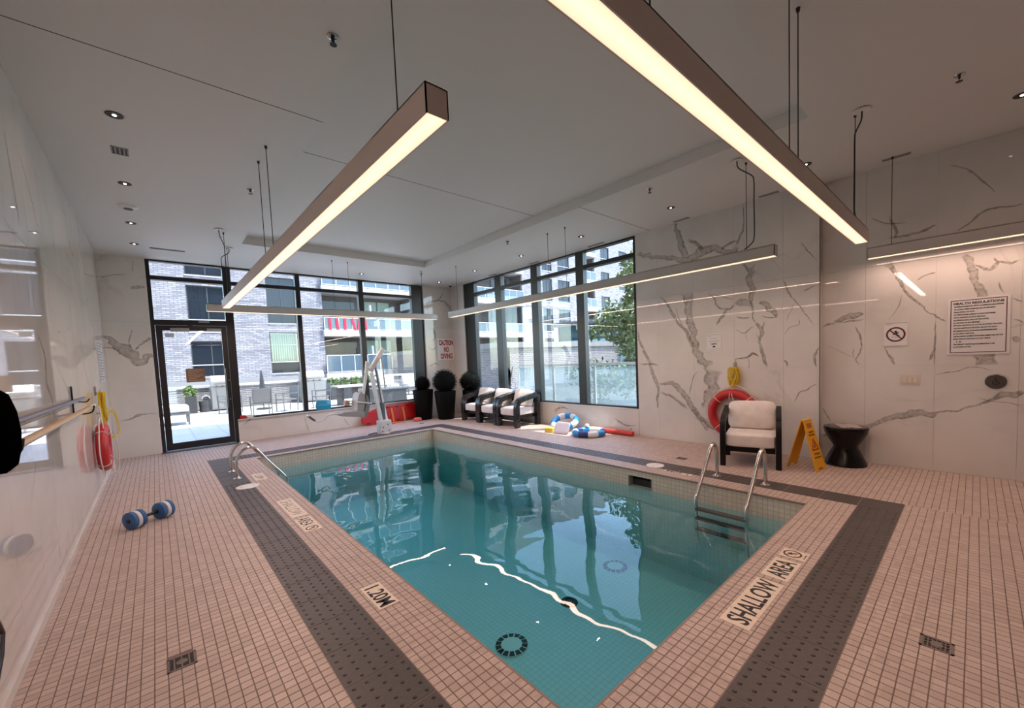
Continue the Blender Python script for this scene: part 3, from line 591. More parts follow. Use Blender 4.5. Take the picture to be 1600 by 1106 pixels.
def feed(parent, x, y, dx, dy, label_r=.06):  # power feed: ceiling rose and slack black lead (parts of the pendant)
    iw = world_of(parent).inverted(); z1 = PZ+PH
    q = MB().lathe([(label_r, -.008), (label_r*.9, -.014), (.01, -.014)][::-1], 20, iw @ Matrix.Translation((x, y, H))); q.build('ceiling_rose', WHITE, parent)
    pts = [(x, y, H-.01), (x+dx*.1, y+dy*.1, H-.09), (x+dx*.8, y+dy*.8, H-.16), (x+dx, y+dy, H-.22), (x+dx, y+dy, (H+z1)/2), (x+dx, y+dy, z1+.14), (x+dx*.75, y+dy*.75, z1+.05), (x+dx*.4, y+dy*.4, z1)]
    MB().tube([iw @ Vector(p) for p in pts], .006, 6, smooth=4).build('power_lead', CABLE, parent)
feed(p1, .86, 7.58, .075, .2); feed(p3, 1.10, 8.636, -.12, .0); feed(p2, 4.87, .723, .03, .055, .07); feed(p4, 4.96, 1.82, .155, -.12)
def downlight(x, y, lit, label):
    t = tag(empty('downlight', (x, y, H)), label, 'downlight', 'recessed downlights')
    disc_mb(.034, .056, .006).build('trim_ring', M('downlight_trim', (.035, .03, .03), .3, .5), t, loc=(0, 0, -.006), smooth=True)
    MB().lathe([(.036, -.004), (.036, -.001)], 20).build('baffle', M('baffle_dark', (.02, .018, .016), .4), t); MB().lathe([(.013, -.008), (.013, -.004)], 12).build('led_lens', LEDW, t)
    l_ = bpy.data.lights.new('downlight_lamp', 'SPOT'); l_.energy = SPOT_W; l_.color = (1, .70, .56); l_.spot_size = math.radians(150); l_.spot_blend = .9; l_.shadow_soft_size = .03
    o = bpy.data.objects.new('downlight_lamp', l_); COL.objects.link(o); o.parent = t; o.location = (0, 0, -.02); return t
ordn = ['nearest', 'second', 'third', 'fourth', 'fifth', 'sixth', 'seventh', 'eighth']
for i, y in enumerate((1.35, 3.02, 4.71, 6.32, 7.91, 9.14)):
    downlight(-.09, y, 1, 'dark trimmed recessed downlight, %s of the row along the left marble wall' % ordn[i])
for i, y in enumerate((-.235, 1.353, 3.02, 4.71, 6.30, 7.94, 9.56)):
    downlight(5.74, y, 1, 'dark trimmed recessed downlight, %s of the row along the window and armchair wall' % ordn[i])
downlight(3.70, 9.545, 1, 'dark trimmed recessed downlight by the far windows between the sprinklers')
for i, (x, y, lb) in enumerate(((.997, 2.793, 'nearest ceiling sprinkler on the door side beside the tray edge'), (.984, 5.731, 'farther ceiling sprinkler on the door side by the pendant cables'), (4.897, .124, 'sprinkler in the ceiling above the poster wall corner'),
                    (4.868, 2.845, 'sprinkler on the window side ceiling by the armchair pendant'), (4.848, 5.667, 'sprinkler on the window side ceiling by the tray'), (4.83, 8.831, 'sprinkler near the far corner of the ceiling'))):
    t = tag(empty('sprinkler', (x, y, H)), lb, 'sprinkler', 'ceiling sprinklers')
    MB().lathe([(.02, -.012), (.034, -.006), (.036, 0)], 18).build('escutcheon', M('chrome', (.5, .48, .46), .2, 1), t, smooth=True)
    MB().lathe([(.022, -.052), (.022, -.049)], 14).build('deflector', BLACK, t); q = MB().bar((-.012, 0, -.012), (-.005, 0, -.05), .004, .004).bar((.012, 0, -.012), (.005, 0, -.05), .004, .004); q.lathe([(.007, -.03), (.009, -.012)], 10); q.build('frame_arms', BLACK, t)
t = tag(empty('smoke_detector', (-.093, 7.147, H)), 'round white ceiling speaker grille between two downlights near the door', 'detector')
MB().lathe([(.05, -.035), (.085, -.022), (.10, 0)], 26).build('base', WHITE, t, smooth=True); MB().lathe([(.045, -.04), (.045, -.03)], 20).build('grille', M('grille_dark', (.07, .065, .06), .6), t)
def vent(x0, x1, y0, y1, label, n, along='y'):
    t = tag(empty('air_vent', ((x0+x1)/2, (y0+y1)/2, H)), label, 'vent'); a, b_ = (x1-x0)/2, (y1-y0)/2
    q = MB(); q.box(-a, a, -b_, -b_+.01, -.006, 0).box(-a, a, b_-.01, b_, -.006, 0).box(-a, -a+.01, -b_, b_, -.006, 0).box(a-.01, a, -b_, b_, -.006, 0); q.build('vent_frame', M('vent_grey', (.34, .31, .29), .5), t)
    MB().box(-a+.01, a-.01, -b_+.01, b_-.01, -.002, 0).build('vent_slot', M('vent_dark', (.05, .045, .04), .7), t)
    for k in range(n):
        s_ = MB(); f = (k+1)/(n+1)*2-1
        if along == 'y': s_.box(f*a-.006, f*a+.006, -b_+.01, b_-.01, -.005, -.002)
        else: s_.box(-a+.01, a-.01, f*b_-.006, f*b_+.006, -.005, -.002)
        s_.build('blade', M('vent_grey', (.34,)*3), t)
vent(-.15, -.03, 5.35, 5.52, 'small grey ceiling vent between downlights along the left wall', 3)
vent(.09, .55, 9.255, 9.33, 'long black linear slot diffuser in the ceiling above the glass door', 0, 'x')
for y0, y1, lb in ((.52, .76, 'slim slot vent in the ceiling above the no diving notice'), (1.82, 2.06, 'slim slot vent at the ceiling edge above the armchair'), (3.06, 3.32, 'slim slot vent at the ceiling edge beside the window end'),
                   (4.70, 5.08, 'slim slot vent above the window pane with the tree'), (6.45, 6.75, 'slim slot vent above the middle of the side window'), (7.95, 8.25, 'slim slot vent above the lounge chairs')): vent(6.36, 6.42, y0, y1, lb, 1)
t = tag(empty('dome_camera', (6.20, 9.75, H)), 'small white dome camera under the ceiling in the far corner', 'camera')
MB().lathe([(.05, -.03), (.055, 0)], 20).build('housing', WHITE, t, smooth=True); MB().lathe([(.005, -.072), (.028, -.06), (.038, -.03)], 18).build('dark_dome', BLACK, t, smooth=True)
# ------------------------------------------------------------------ the own building above, and the grounds
PAVE = brickmat('patio_pavers', 'xy', (.50, .49, .49), (.45, .44, .44), (.32, .31, .31), .6, .6, .008, 0, .8)
struct(MB().box(-16, XR+.1, -12, YB+.35, TY+.12, 14.2).build('upper_storeys', M('dark_cladding', (.25, .24, .24), .8)))
struct(MB().box(-16, 45, YB+.30, 26, -.25, -.03).box(XR2+.3, 45, -12, YB+.30, -.25, -.03).build('ground', PAVE))
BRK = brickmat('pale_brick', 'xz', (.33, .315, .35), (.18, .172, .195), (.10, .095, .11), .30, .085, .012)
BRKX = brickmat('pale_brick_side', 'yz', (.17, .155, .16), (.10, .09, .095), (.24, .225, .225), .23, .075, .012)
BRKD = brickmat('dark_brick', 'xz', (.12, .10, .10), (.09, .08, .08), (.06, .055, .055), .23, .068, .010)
CONC = M('pale_concrete', (.42, .405, .41), .8, var=(3, .08)); WFRAME = M('far_window_frame', (.035, .038, .045), .5); DGL = M('far_dark_glass', (.012, .018, .026), .06, spec=.35)
BALGL = M('balcony_glass', (.07, .105, .135), .08); RAILW = M('balcony_rail_white', (.50, .51, .54), .5); CURT = M('pale_curtain', (.24, .32, .28), .9); BANDM = M('facade_band', (.20, .195, .20), .8)
FYY = 25.0
fac = tag(empty('apartment_building', (14, FYY, 0)), 'pale brick apartment building with balconies and dark windows across the patio', 'building')
fo = (-14, -FYY, 0)
win = []; bays = []
for z0, z1, zb in ((1.25, 2.96, 1.81), (3.42, 5.6, 3.99), (6.1, 8.25, 6.65)): win.append((1.37, 2.95, z0, z1, zb, 'd'))
for z0, z1, zb, k in ((1.25, 3.42, 1.84, 'c'), (3.9, 6.32, 5.80, 'd'), (6.7, 8.9, 7.2, 'd')): win.append((4.62, 6.0, z0, z1, zb, k))
BZ = [(.80, 1.10, 2.14), (3.22, 3.56, 4.31), (5.74, 6.09, 6.95), (8.3, 8.62, 9.5), (10.9, 11.2, 12.1)]       # slab bottom, slab top, rail top
bays = [(7.33, 12.75), (18.0, 22.72), (30.4, 32.3)]
for x0, x1 in ((25.1, 26.3), (27.05, 28.6)):
    for z0 in (1.2, 3.75, 6.35, 8.95): win.append((x0, x1, z0, z0+1.95, z0+.6, 'd'))
for x0, x1 in ((33.3, 34.7), (36.4, 38.4)):
    for z0 in (3.3, 5.75, 8.15, 10.6): win.append((x0, x1, z0, z0+1.55, z0+.45, 'd'))
holes = [(a, b, c, d) for a, b, c, d, _, _ in win]
for a, b in bays:
    for k in range(4): holes.append((a, b, BZ[k][1]-.02, BZ[k+1][0]+.02))
xs = sorted({-2, 40}|{v for h in holes for v in h[:2]}); zs = sorted({0, 13.5}|{v for h in holes for v in h[2:]}); q = MB()
for i in range(len(xs)-1):
    run = None
    for j in range(len(zs)-1):
        cx_, cz_ = (xs[i]+xs[i+1])/2, (zs[j]+zs[j+1])/2
        if any(h[0] < cx_ < h[1] and h[2] < cz_ < h[3] for h in holes): continue
        q.add([(xs[i], FYY, zs[j]), (xs[i+1], FYY, zs[j]), (xs[i+1], FYY, zs[j+1]), (xs[i], FYY, zs[j+1])], [(0, 1, 2, 3)])
for a, b, c, d in holes:
    dp = .16 if b-a < 1.7 or d-c > 2.6 else .16
    q.add([(a, FYY, c), (b, FYY, c), (b, FYY, d), (a, FYY, d), (a, FYY+dp, c), (b, FYY+dp, c), (b, FYY+dp, d), (a, FYY+dp, d)], [(0, 1, 5, 4), (1, 2, 6, 5), (2, 3, 7, 6), (3, 0, 4, 7)])
q.build('brick_wall', BRK, fac, loc=fo)
MB().box(-2, 40, FYY+.17, FYY+.25, 0, .8).build('base_course', BANDM, fac, loc=fo)
MB().box(-2, 7.3, FYY-.08, FYY, .72, 1.06).build('stone_band', BANDM, fac, loc=fo)
for z in (2.45, 4.98): MB().box(3.0, 4.6, FYY-.006, FYY, z, z+.012).build('control_joint', JOINT, fac, loc=fo)
def far_window(x0, x1, z0, z1, zb, kind):
    f = MB(); y0, y1 = FYY+.08, FYY+.14; w = .05
    f.box(x0, x0+w, y0, y1, z0, z1).box(x1-w, x1, y0, y1, z0, z1).box(x0, x1, y0, y1, z1-w, z1).box(x0, x1, y0, y1, z0, z0+w).box(x0, x1, y0, y1, zb-.03, zb+.03)
    xm = (x0+x1)/2
    if kind == 'd': f.box(xm-.025, xm+.025, y0, y1, z0, z1)
    o = f.build('window', WFRAME, fac, loc=fo)
    for a, b in ((z0+w, zb-.03), (zb+.03, z1-w)):
        if kind == 'c' and a > zb:
            c = MB(); n_ = 36
            c.add([(x0+w+(x1-x0-2*w)*k/n_, FYY+.22+.035*math.sin(k*2.1), z) for k in range(n_+1) for z in (a, b)], [(2*k, 2*k+2, 2*k+3, 2*k+1) for k in range(n_)]); c.build('curtain', CURT, o)
            MB().box(x0+w, x1-w, y0+.02, y0+.03, a, b).build('pane', GLASS, o)
        else: MB().box(x0+w, x1-w, y0+.02, y0+.03, a, b).build('pane', DGL, o)
    MB().box(x0-.02, x1+.02, FYY-.03, FYY+.08, z0-.06, z0).build('window_sill', CONC, fac, loc=fo)
    MB().box(x0, x1, y0-.012, y0, zb-.02, zb+.02).build('light_bar', RAILW, o)
for w_ in win: far_window(*w_)
for bi, (a, b) in enumerate(bays):
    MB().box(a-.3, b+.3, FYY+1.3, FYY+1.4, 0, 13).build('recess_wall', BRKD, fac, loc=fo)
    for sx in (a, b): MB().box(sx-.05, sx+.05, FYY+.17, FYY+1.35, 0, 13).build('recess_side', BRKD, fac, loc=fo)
    for k, (s0, s1, rt) in enumerate(BZ):
        MB().box(a-.05, b+.05, FYY-.25, FYY+1.35, s0, s1).build('balcony_slab', CONC, fac, loc=fo)
        r = MB().box(a, b, FYY-.22, FYY-.17, rt-.05, rt).box(a, b, FYY-.21, FYY-.18, s1+.04, s1+.08)
        npan = max(2, round((b-a)/.78))
        for i in range(npan+1): x = a+(b-a)*i/npan; r.box(x-.02, x+.02, FYY-.22, FYY-.17, s1, rt)
        ro = r.build('balcony_railing', RAILW, fac, loc=fo)
        for i in range(npan): MB().box(a+(b-a)*i/npan+.025, a+(b-a)*(i+1)/npan-.025, FYY-.20, FYY-.19, s1+.09, rt-.06).build('glass_panel', BALGL, ro)
        if k < 4:
            wx = a+(b-a)*.52; we = min(b-.5, wx+1.7)
            o = MB().box(wx, we, FYY+1.24, FYY+1.3, s1+.02, s1+2.0).build('balcony_door', WFRAME, fac, loc=fo)
            for i in range(2): MB().box(wx+.06+(we-wx)*.5*i, wx+(we-wx)*.5*(i+1)-.04, FYY+1.225, FYY+1.24, s1+.08, s1+1.94).build('pane', CURT if bi == 0 else DGL, o)
            if bi == 0:
                o = MB().box(a+.3, a+2.3, FYY+1.24, FYY+1.3, s1+.9, s1+1.9).build('window', WFRAME, fac, loc=fo); MB().box(a+.36, a+2.24, FYY+1.225, FYY+1.24, s1+.96, s1+1.84).build('pane', DGL, o)
                MB().box((a+b)/2-.04, (a+b)/2+.04, FYY-.15, FYY+.1, s1, s1+1.55).build('divider_post', RAILW, fac, loc=fo)
for i, (x, sl_) in enumerate(((7.62, .0), (8.0, .05), (8.45, -.0), (8.85, .18), (9.25, -.03), (9.62, .04))):
    t = tag(MB().bar((0, 0, 0), (sl_, 0, -.66), .14, .02, (0, 1, 0)).build('red_towel', M('red_cloth', (.62, .02, .05), .9), None, loc=(x, FYY-.235, 4.26)),
            ['red cloth strip hung at the end of the balcony railing next to the brick pier', 'second red cloth strip from the brick pier on the balcony railing', 'third red cloth strip from the brick pier on the balcony railing', 'slanting red cloth strip on the balcony railing',
             'red cloth strip just past the slanting one on the balcony railing', 'red cloth strip on the balcony railing nearest the white divider post'][i], 'cloth', 'red cloths on the balcony railing')
# low garden wall along the far side of the patio
t = tag(empty('garden_wall', (5, 20.3, 0)), 'low brick garden wall with pale stone cap behind the patio furniture', 'wall')
MB().box(-7, 8, 0, .35, 0, .86).build('brick_face', brickmat('garden_brick', 'xz', (.17, .155, .16), (.10, .09, .095), (.30, .29, .29), .4, .075, .012), t); MB().box(-7.05, 8.05, -.05, .4, .86, .95).build('stone_cap', CONC, t)
# raised terrace seen through the side window
t = tag(empty('terrace_wall', (11.1, 13.5, 0)), 'low sunlit brick terrace wall with stone cap beyond the side window', 'wall')
MB().box(0, 8.5, 0, .3, 0, 1.98).build('brick_front', brickmat('terrace_brick', 'xz', (.18, .155, .16), (.105, .09, .095), (.30, .285, .285), .26, .085, .013), t)
MB().box(-.02, .3, .0, 11, 0, 1.98).build('brick_return', BRKX, t); MB().box(-.08, 8.5, -.08, .38, 1.98, 2.22).build('stone_cap', M('stone_cap', (.20, .195, .19), .8), t); MB().box(-.08, .38, .38, 11, 1.98, 2.22).build('stone_cap', M('stone_cap', (.42,)*3), t)
t = tag(empty('glass_pavilion', (20, 16, 0)), 'low dark glazed pavilion with flat fascia standing behind the terrace wall', 'building')
MB().box(0, 6, -5, 3, 3.45, 3.72).build('fascia', M('fascia_dark', (.10, .10, .11), .5), t); MB().box(.25, 6, -5, 2.8, 0, 3.45).build('glass_front', M('pavilion_glass', (.03, .06, .07), .05), t)
for y in (-5, -3.2, -1.4, .4, 2.7): MB().box(.18, .26, y, y+.09, 0, 3.45).build('glazing_bar', WFRAME, t)
MB().box(.2, .25, -5, 2.8, 0, 2.5).build('frosted_band', M('pavilion_frost', (.28, .42, .42), .2), t)
# glass guard outside the side window
FROSTED = clearmat('guard_glass', (.72, .80, .82), 1.5); _n = FROSTED.node_tree; _d = _n.nodes.new('ShaderNodeBsdfTranslucent'); _d.inputs[0].default_value = (.70, .78, .82, 1); _m = _n.nodes.new('ShaderNodeMixShader'); _m.inputs[0].default_value = .13
_src = _n.nodes['Material Output'].inputs[0].links[0].from_socket; _n.links.new(_src, _m.inputs[1]); _n.links.new(_d.outputs[0], _m.inputs[2]); _n.links.new(_m.outputs[0], _n.nodes['Material Output'].inputs[0])
t = tag(empty('glass_guard', (8.35, 6.5, 0)), 'waist high glass guard rail with pale posts outside the side window', 'railing')
MB().box(-.03, .03, -4.5, 3.05, 1.24, 1.31).build('top_rail', M('guard_rail', (.50, .54, .54), .4), t)
for y in (-4.4, -2.6, -1.3, 0.05, 1.5, 3.0):
    MB().box(-.025, .025, y-.03, y+.03, -.03, 1.24).build('post', M('guard_rail', (.5,)*3), t)
for a, b in ((-4.4, -2.6), (-2.6, -1.3), (-1.3, .05), (.05, 1.5), (1.5, 3.0)): MB().box(-.006, .006, a+.04, b-.04, .08, 1.22).build('glass_panel', None or FROSTED, t)
struct(MB().box(6.95, 20.0, -6, 13.45, -.03, .02).build('ground_terrace', M('dark_planting_soil', (.07, .065, .06), .9, var=(2, .3))))
# foliage helper
LEAFG = M('leaf_green', (.09, .15, .035), .6, var=(6, .5), coord='Object'); LEAFL = M('leaf_light', (.15, .20, .06), .6, var=(6, .5), coord='Object'); BARK = M('bark', (.08, .06, .045), .9)
def leaves(cl, n, size, jitter=1.0):         # clusters: (x, y, z, r)
    vs, fs = [], []; wts = np.array([c[3]**2 for c in cl]); wts = wts/wts.sum()
    for k, ci in enumerate(rng.choice(len(cl), n, p=wts)):
        cx_, cy_, cz_, r = cl[ci]; d = rng.normal(size=3); d /= np.linalg.norm(d); rr = r*(.55+.5*rng.random()); p = np.array([cx_, cy_, cz_])+d*rr
        a = rng.normal(size=3); a /= np.linalg.norm(a); b = np.cross(a, rng.normal(size=3)); b /= np.linalg.norm(b); s_ = size*(.6+.8*rng.random()); i = len(vs)
        vs += [tuple(p-a*s_), tuple(p+b*s_*.5), tuple(p+a*s_), tuple(p-b*s_*.5)]; fs.append((i, i+1, i+2, i+3))
    me = bpy.data.meshes.new('foliage'); me.from_pydata(vs, [], fs); return me
t = tag(empty('tree', (11.2, 6.9, 0)), 'leafy green tree behind the glass guard outside the side window', 'tree')
q = MB().tube([(0, -.3, 0), (.05, -.2, 1.5), (-.05, -.1, 2.6), (0, 0, 3.6), (.1, .1, 4.6)], [.09, .08, .06, .04, .02], 8, smooth=0); q.build('trunk', BARK, t, smooth=True)
for e in ((.1, 1.5, 2.5), (.2, .8, 3.2), (-.2, -.8, 3.4), (.1, .6, 4.4), (0, 1.0, 1.9)): MB().tube([(0, -.1, e[2]-.6), (e[0]*.5, e[1]*.5, e[2]-.2), e], [.035, .025, .01], 6).build('branch', BARK, t)
def cl(px, py, r, x=11.2): p = at(px, py, 'x', x); return (p.x-11.2, p.y-6.9, p.z, r)
crown = [cl(985, 410, .35), cl(980, 432, .32), cl(990, 452, .3), cl(985, 475, .32), cl(955, 485, .34), cl(942, 497, .3), cl(966, 500, .35), cl(935, 517, .3), cl(960, 520, .36), cl(985, 505, .4), cl(985, 525, .42), cl(975, 540, .36), cl(990, 555, .4), cl(1005, 480, .7), cl(1010, 530, .7), cl(1010, 430, .6), cl(925, 524, .15), cl(985, 570, .25)]
me = leaves(crown, 3000, .085); me.materials.append(LEAFL); stuff(link('foliage', me, LEAFL, t))
t = tag(empty('shrub', (9.9, 7.6, 0)), 'light green shrub seen through the glass guard', 'shrub')
me = leaves([(0, .9, .9, .35), (.1, .4, 1.0, .4), (0, -.2, .95, .45), (.1, -.8, .8, .5), (0, -1.3, .7, .5), (0, 0, .5, .5)], 1100, .07); me.materials.append(LEAFG); stuff(link('foliage', me, LEAFG, t)); MB().tube([(0, 0, 0), (.02, 0, .9)], .03, 7).build('stem', BARK, t)

# ---- patio furniture
PW_ = M('patio_white', (.42, .415, .41), .8); PG = M('patio_mesh_grey', (.13, .125, .125), .7); PM = M('patio_grey_metal', (.10, .10, .105), .45); PDK = M('patio_dark', (.03, .03, .033), .5); STL = M('grill_steel', (.26, .25, .245), .35, .4)
def patio_chair(x, y, rz, label):
    t = tag(empty('patio_chair', (x, y, -.03), rz), label, 'chair', 'grey patio dining chairs')
    for sx in (-.26, .26):
        MB().box(sx-.015, sx+.015, -.25, -.22, 0, .62).build('leg', PM, t); MB().bar((sx, .24, 0), (sx, .30, .90), .03, .03, (1, 0, 0)).build('leg', PM, t); MB().box(sx-.025, sx+.025, -.25, .27, .62, .65).build('armrest', PM, t)
    MB().box(-.25, .25, -.24, .25, .40, .45).build('seat', PG, t); MB().bar((0, .255, .46), (0, .30, .90), .50, .02, (0, 1, 0)).build('backrest', PG, t)
patio_chair(2.55, 15.9, PI, 'grey mesh patio chair turned away, nearest beyond the window mullion'); patio_chair(3.45, 16.6, -1.3, 'grey patio chair seen from its side next to the turned one')
patio_chair(4.6, 16.6, -1.6, 'grey patio chair at the end of the white table outside'); patio_chair(1.95, 18.0, .4, 'grey patio chair half hidden behind the door mullion'); patio_chair(7.15, 16.9, 1.5, 'grey patio chair behind the seat of the pool lift')
t = tag(empty('patio_table', (5.85, 16.6, -.03)), 'white topped patio table with dark legs beyond the far window', 'table')
MB().box(-.75, .75, -.45, .45, .70, .76).build('tabletop', PW_, t)
for sx in (-.55, .05, .6): MB().box(sx-.05, sx+.05, -.3, .3, 0, .70).build('leg', PDK, t)
t = tag(empty('fire_table', (6.35, 14.6, -.03)), 'low black box table behind the pool lift seat', 'table')
MB().box(-.5, .5, -.5, .5, .05, .62).build('body', PDK, t); MB().box(-.53, .53, -.53, .53, .62, .66).build('rim', PM, t)
t = tag(empty('patio_sofa', (.28, 15.9, -.03)), 'white cushioned patio sofa seen through the glass door', 'sofa')
MB().box(-.5, .42, -.5, .5, .30, .36).build('frame', PM, t); MB().cushion(.9, .98, .2, Matrix.Translation((-.04, 0, .46))).build('seat_cushion', PW_, t, smooth=True)
for i in range(9): MB().bar((-.45, .52, .50+.07*i), (.18, .52, .50+.07*i), .02, .045).build('back_slat', M('slat_pale', (.34, .37, .41), .6), t)
for sx in (-.46, .38):
    for sy in (-.46, .46): MB().box(sx-.025, sx+.025, sy-.025, sy+.025, 0, .32).build('leg', PM, t)
def grill(x, label, w):
    t = tag(empty('barbecue_grill', (x, 19.8, -.03)), label, 'grill')
    MB().box(-w, w, -.35, .35, .06, .92).build('cabinet', STL, t)
    for s_ in (-1, 1): MB().box(min(0, s_*w)+.02, max(0, s_*w)-.02, -.37, -.35, .12, .86).build('cabinet_door', STL, t)
    q = MB(); prof = [(-.3, 0), (.3, 0), (.3, .3), (.1, .42), (-.15, .42), (-.3, .2)]; q.prism(prof, 2*w*.9, Matrix.Translation((-w*.9, 0, .93)) @ Matrix(((0, 0, 1, 0), (1, 0, 0, 0), (0, 1, 0, 0), (0, 0, 0, 1)))); q.build('lid', M('grill_lid', (.32, .30, .29), .4, .2), t)
    MB().box(-w*.7, w*.7, -.36, -.33, 1.02, 1.05).build('handle', PM, t)
    for k in range(3): MB().lathe([(.03, 0), (.025, .03)], 12, Matrix.Translation((w*(k-1)*.5, -.35, .96)) @ Matrix.Rotation(PI/2, 4, 'X')).build('knob', PM, t)
grill(1.92, 'steel barbecue grill with two cabinet doors seen through the glass door', .38); grill(5.15, 'pale barbecue grill with lid beyond the turned patio chair', .5)
def bench(x, y, label):
    t = tag(empty('patio_bench', (x, y, -.03)), label, 'bench', 'white cushioned patio benches')
    MB().cushion(1.0, .7, .2, Matrix.Translation((0, 0, .48))).build('cushion', PW_, t, smooth=True); MB().box(-.5, .5, -.33, .33, .3, .38).build('frame', PM, t)
    for sx in (-.45, .45):
        for sy in (-.28, .28): MB().box(sx-.03, sx+.03, sy-.03, sy+.03, 0, .3).build('leg', PM, t)
    MB().cushion(.95, .18, .4, Matrix.Translation((0, .3, .75))).build('back_cushion', PW_, t, smooth=True)
bench(8.15, 18.8, 'white cushioned patio bench just past the pool lift mast'); bench(9.35, 18.4, 'white cushioned patio bench nearest the potted shrub outside')
def planted(x, y, w, h, label, r, cnt, nm='planter', mt=PDK):
    t = tag(empty(nm, (x, y, -.03)), label, 'planter'); MB().box(-w, w, -.2, .2, 0, h).build('box', mt, t)
    n_ = max(1, int(w/.22)); me = leaves([(-w+.15+(2*w-.3)*k/max(1, n_-1) if n_ > 1 else 0, 0, h+r*.8, r) for k in range(n_)], cnt, .06); me.materials.append(LEAFG); stuff(link('foliage', me, LEAFG, t))
planted(7.0, 19.7, 1.15, .62, 'dark planter box of leafy plants along the garden wall behind the table', .24, 700)
planted(10.2, 18.9, .2, .55, 'dark planter with round green shrub outside by the window frame', .32, 350); planted(.93, 19.5, .16, .62, 'small dark planter with drooping green plant beside the barbecue grill', .22, 200)
t = tag(empty('closed_parasol', (3.0, 18.2, -.03)), 'thin dark closed parasol standing on the patio', 'parasol')
MB().tube([(0, 0, 0), (0, 0, .9)], .02, 8).build('pole', PDK, t); MB().lathe([(.10, .8), (.07, 1.1), (.02, 1.5)], 10).build('canopy', PDK, t); MB().lathe([(.25, 0), (.25, .06)], 16).build('base', PDK, t)
t = tag(empty('dark_bin', (1.32, 19.5, -.03)), 'small dark round bin beside the steel barbecue grill', 'bin'); MB().lathe([(.15, 0), (.17, .42)], 16).build('body', PDK, t); MB().torus(.12, .012, Matrix.Translation((.05, -.1, .5)) @ Matrix.Rotation(PI/2, 4, 'X'), 20, 6, 0, PI).build('handle', RAILW, t)
# ------------------------------------------------------------------ deck lettering and drains
X_, Y_, Z_ = Vector((1, 0, 0)), Vector((0, 1, 0)), Vector((0, 0, 1))
def plaque(parent, x0, x1, y0, y1, nx=1, ny=1):
    iw = world_of(parent).inverted()
    for i in range(nx):
        for j in range(ny):
            a, b = x0+(x1-x0)*i/nx+.0012, x0+(x1-x0)*(i+1)/nx-.0012; c, d = y0+(y1-y0)*j/ny+.0012, y0+(y1-y0)*(j+1)/ny-.0012
            MB().box(a, b, c, d, -.0005, .0016, iw).build('sign_tile', SIGNTILE, parent)
def no_dive(parent, o, xd, yd, R, mt=MAROON, ink=DARKINK):     # ring, slash and a diver over waves
    iw = world_of(parent).inverted() @ basis(o, xd, yd); h = .0007
    MB().lathe([(R*.80, 0), (R, 0), (R, h), (R*.80, h), (R*.80, 0)], 40, iw).build('prohibition_ring', mt, parent)
    q = MB(); sl_ = Matrix.Rotation(-PI/4, 4, 'Z'); q.box(-R*.84, R*.84, -R*.07, R*.07, h, 2*h, iw @ sl_); q.build('prohibition_slash', mt, parent)
    q = MB(); q.lathe([(R*.001, 0), (R*.15, 0), (R*.15, h)], 14, iw @ Matrix.Translation((R*.0, R*.36, 0)))
    q.prism([(R*a, R*b) for a, b in ((-.1, .18), (.3, .32), (.34, .2), (.12, .05), (.42, -.18), (.32, -.26), (.0, -.02), (-.3, -.05), (-.3, .06))], h, iw)
    for k in (-1, 0, 1): q.prism([(R*(k*.3-.17), -R*.42), (R*(k*.3), -R*.30), (R*(k*.3+.17), -R*.42), (R*(k*.3), -R*.36)], h, iw)
    q.build('diver_figure', ink, parent)
def deck_sign(nm, loc, label, cat='sign'): return tag(empty(nm, loc), label, cat)
t = deck_sign('depth_sign', (2.545, .863, 0), 'pale tile plaque reading SHALLOW on the coping at the near end'); plaque(t, 2.245, 2.845, .784, .943, 4, 1)
text('lettering', 'SHALLOW', .12, DARKINK, (2.553, .863, .0018), X_, Y_, t, width=.555, bold=.002, height=.118)
t = deck_sign('depth_sign', (3.06, .862, 0), 'pale tile plaque reading AREA on the coping at the near end'); plaque(t, 2.90, 3.215, .781, .943, 2, 1)
text('lettering', 'AREA', .12, DARKINK, (3.06, .863, .0018), X_, Y_, t, width=.265, bold=.002, height=.118)
t = deck_sign('depth_sign', (3.335, .857, 0), 'pale tile with round no diving symbol on the coping at the near end'); plaque(t, 3.26, 3.41, .775, .94)
no_dive(t, (3.335, .868, .0018), X_, Y_, .058); text('lettering', 'NO DIVING', .015, DARKINK, (3.335, .790, .0018), X_, Y_, t, width=.075)
t = deck_sign('depth_sign', (.98, 2.585, 0), 'pale tile plaque reading 1.20M on the coping along the door side'); plaque(t, .915, 1.045, 2.42, 2.75, 1, 2)
text('lettering', '1.20M', .12, DARKINK, (.98, 2.585, .0018), -Y_, X_, t, width=.275, bold=.002, height=.10)
t = deck_sign('depth_sign', (.99, 4.92, 0), 'pale tile plaque with worn SHALLOW lettering on the door side coping'); plaque(t, .915, 1.065, 4.56, 5.28, 1, 4)
text('lettering', 'SHALLOW', .12, M('worn_ink', (.36, .30, .26), .6), (.99, 4.93, .0018), -Y_, X_, t, width=.60, height=.11)
t = deck_sign('depth_sign', (.99, 4.285, 0), 'pale tile plaque reading AREA with no diving symbol on the door side coping'); plaque(t, .915, 1.065, 4.07, 4.50, 1, 3)
text('lettering', 'AREA', .12, DARKINK, (.99, 4.36, .0018), -Y_, X_, t, width=.24, height=.11); no_dive(t, (.99, 4.145, .0018), -Y_, X_, .055)
t = deck_sign('depth_sign', (4.73, 2.465, 0), 'narrow pale plaque reading 1.20M beside the white skimmer lid by the window side'); plaque(t, 4.70, 4.765, 2.29, 2.64, 1, 2)
text('lettering', '1.20M', .07, DARKINK, (4.732, 2.465, .0018), Y_, -X_, t, width=.28, height=.05, bold=.001)
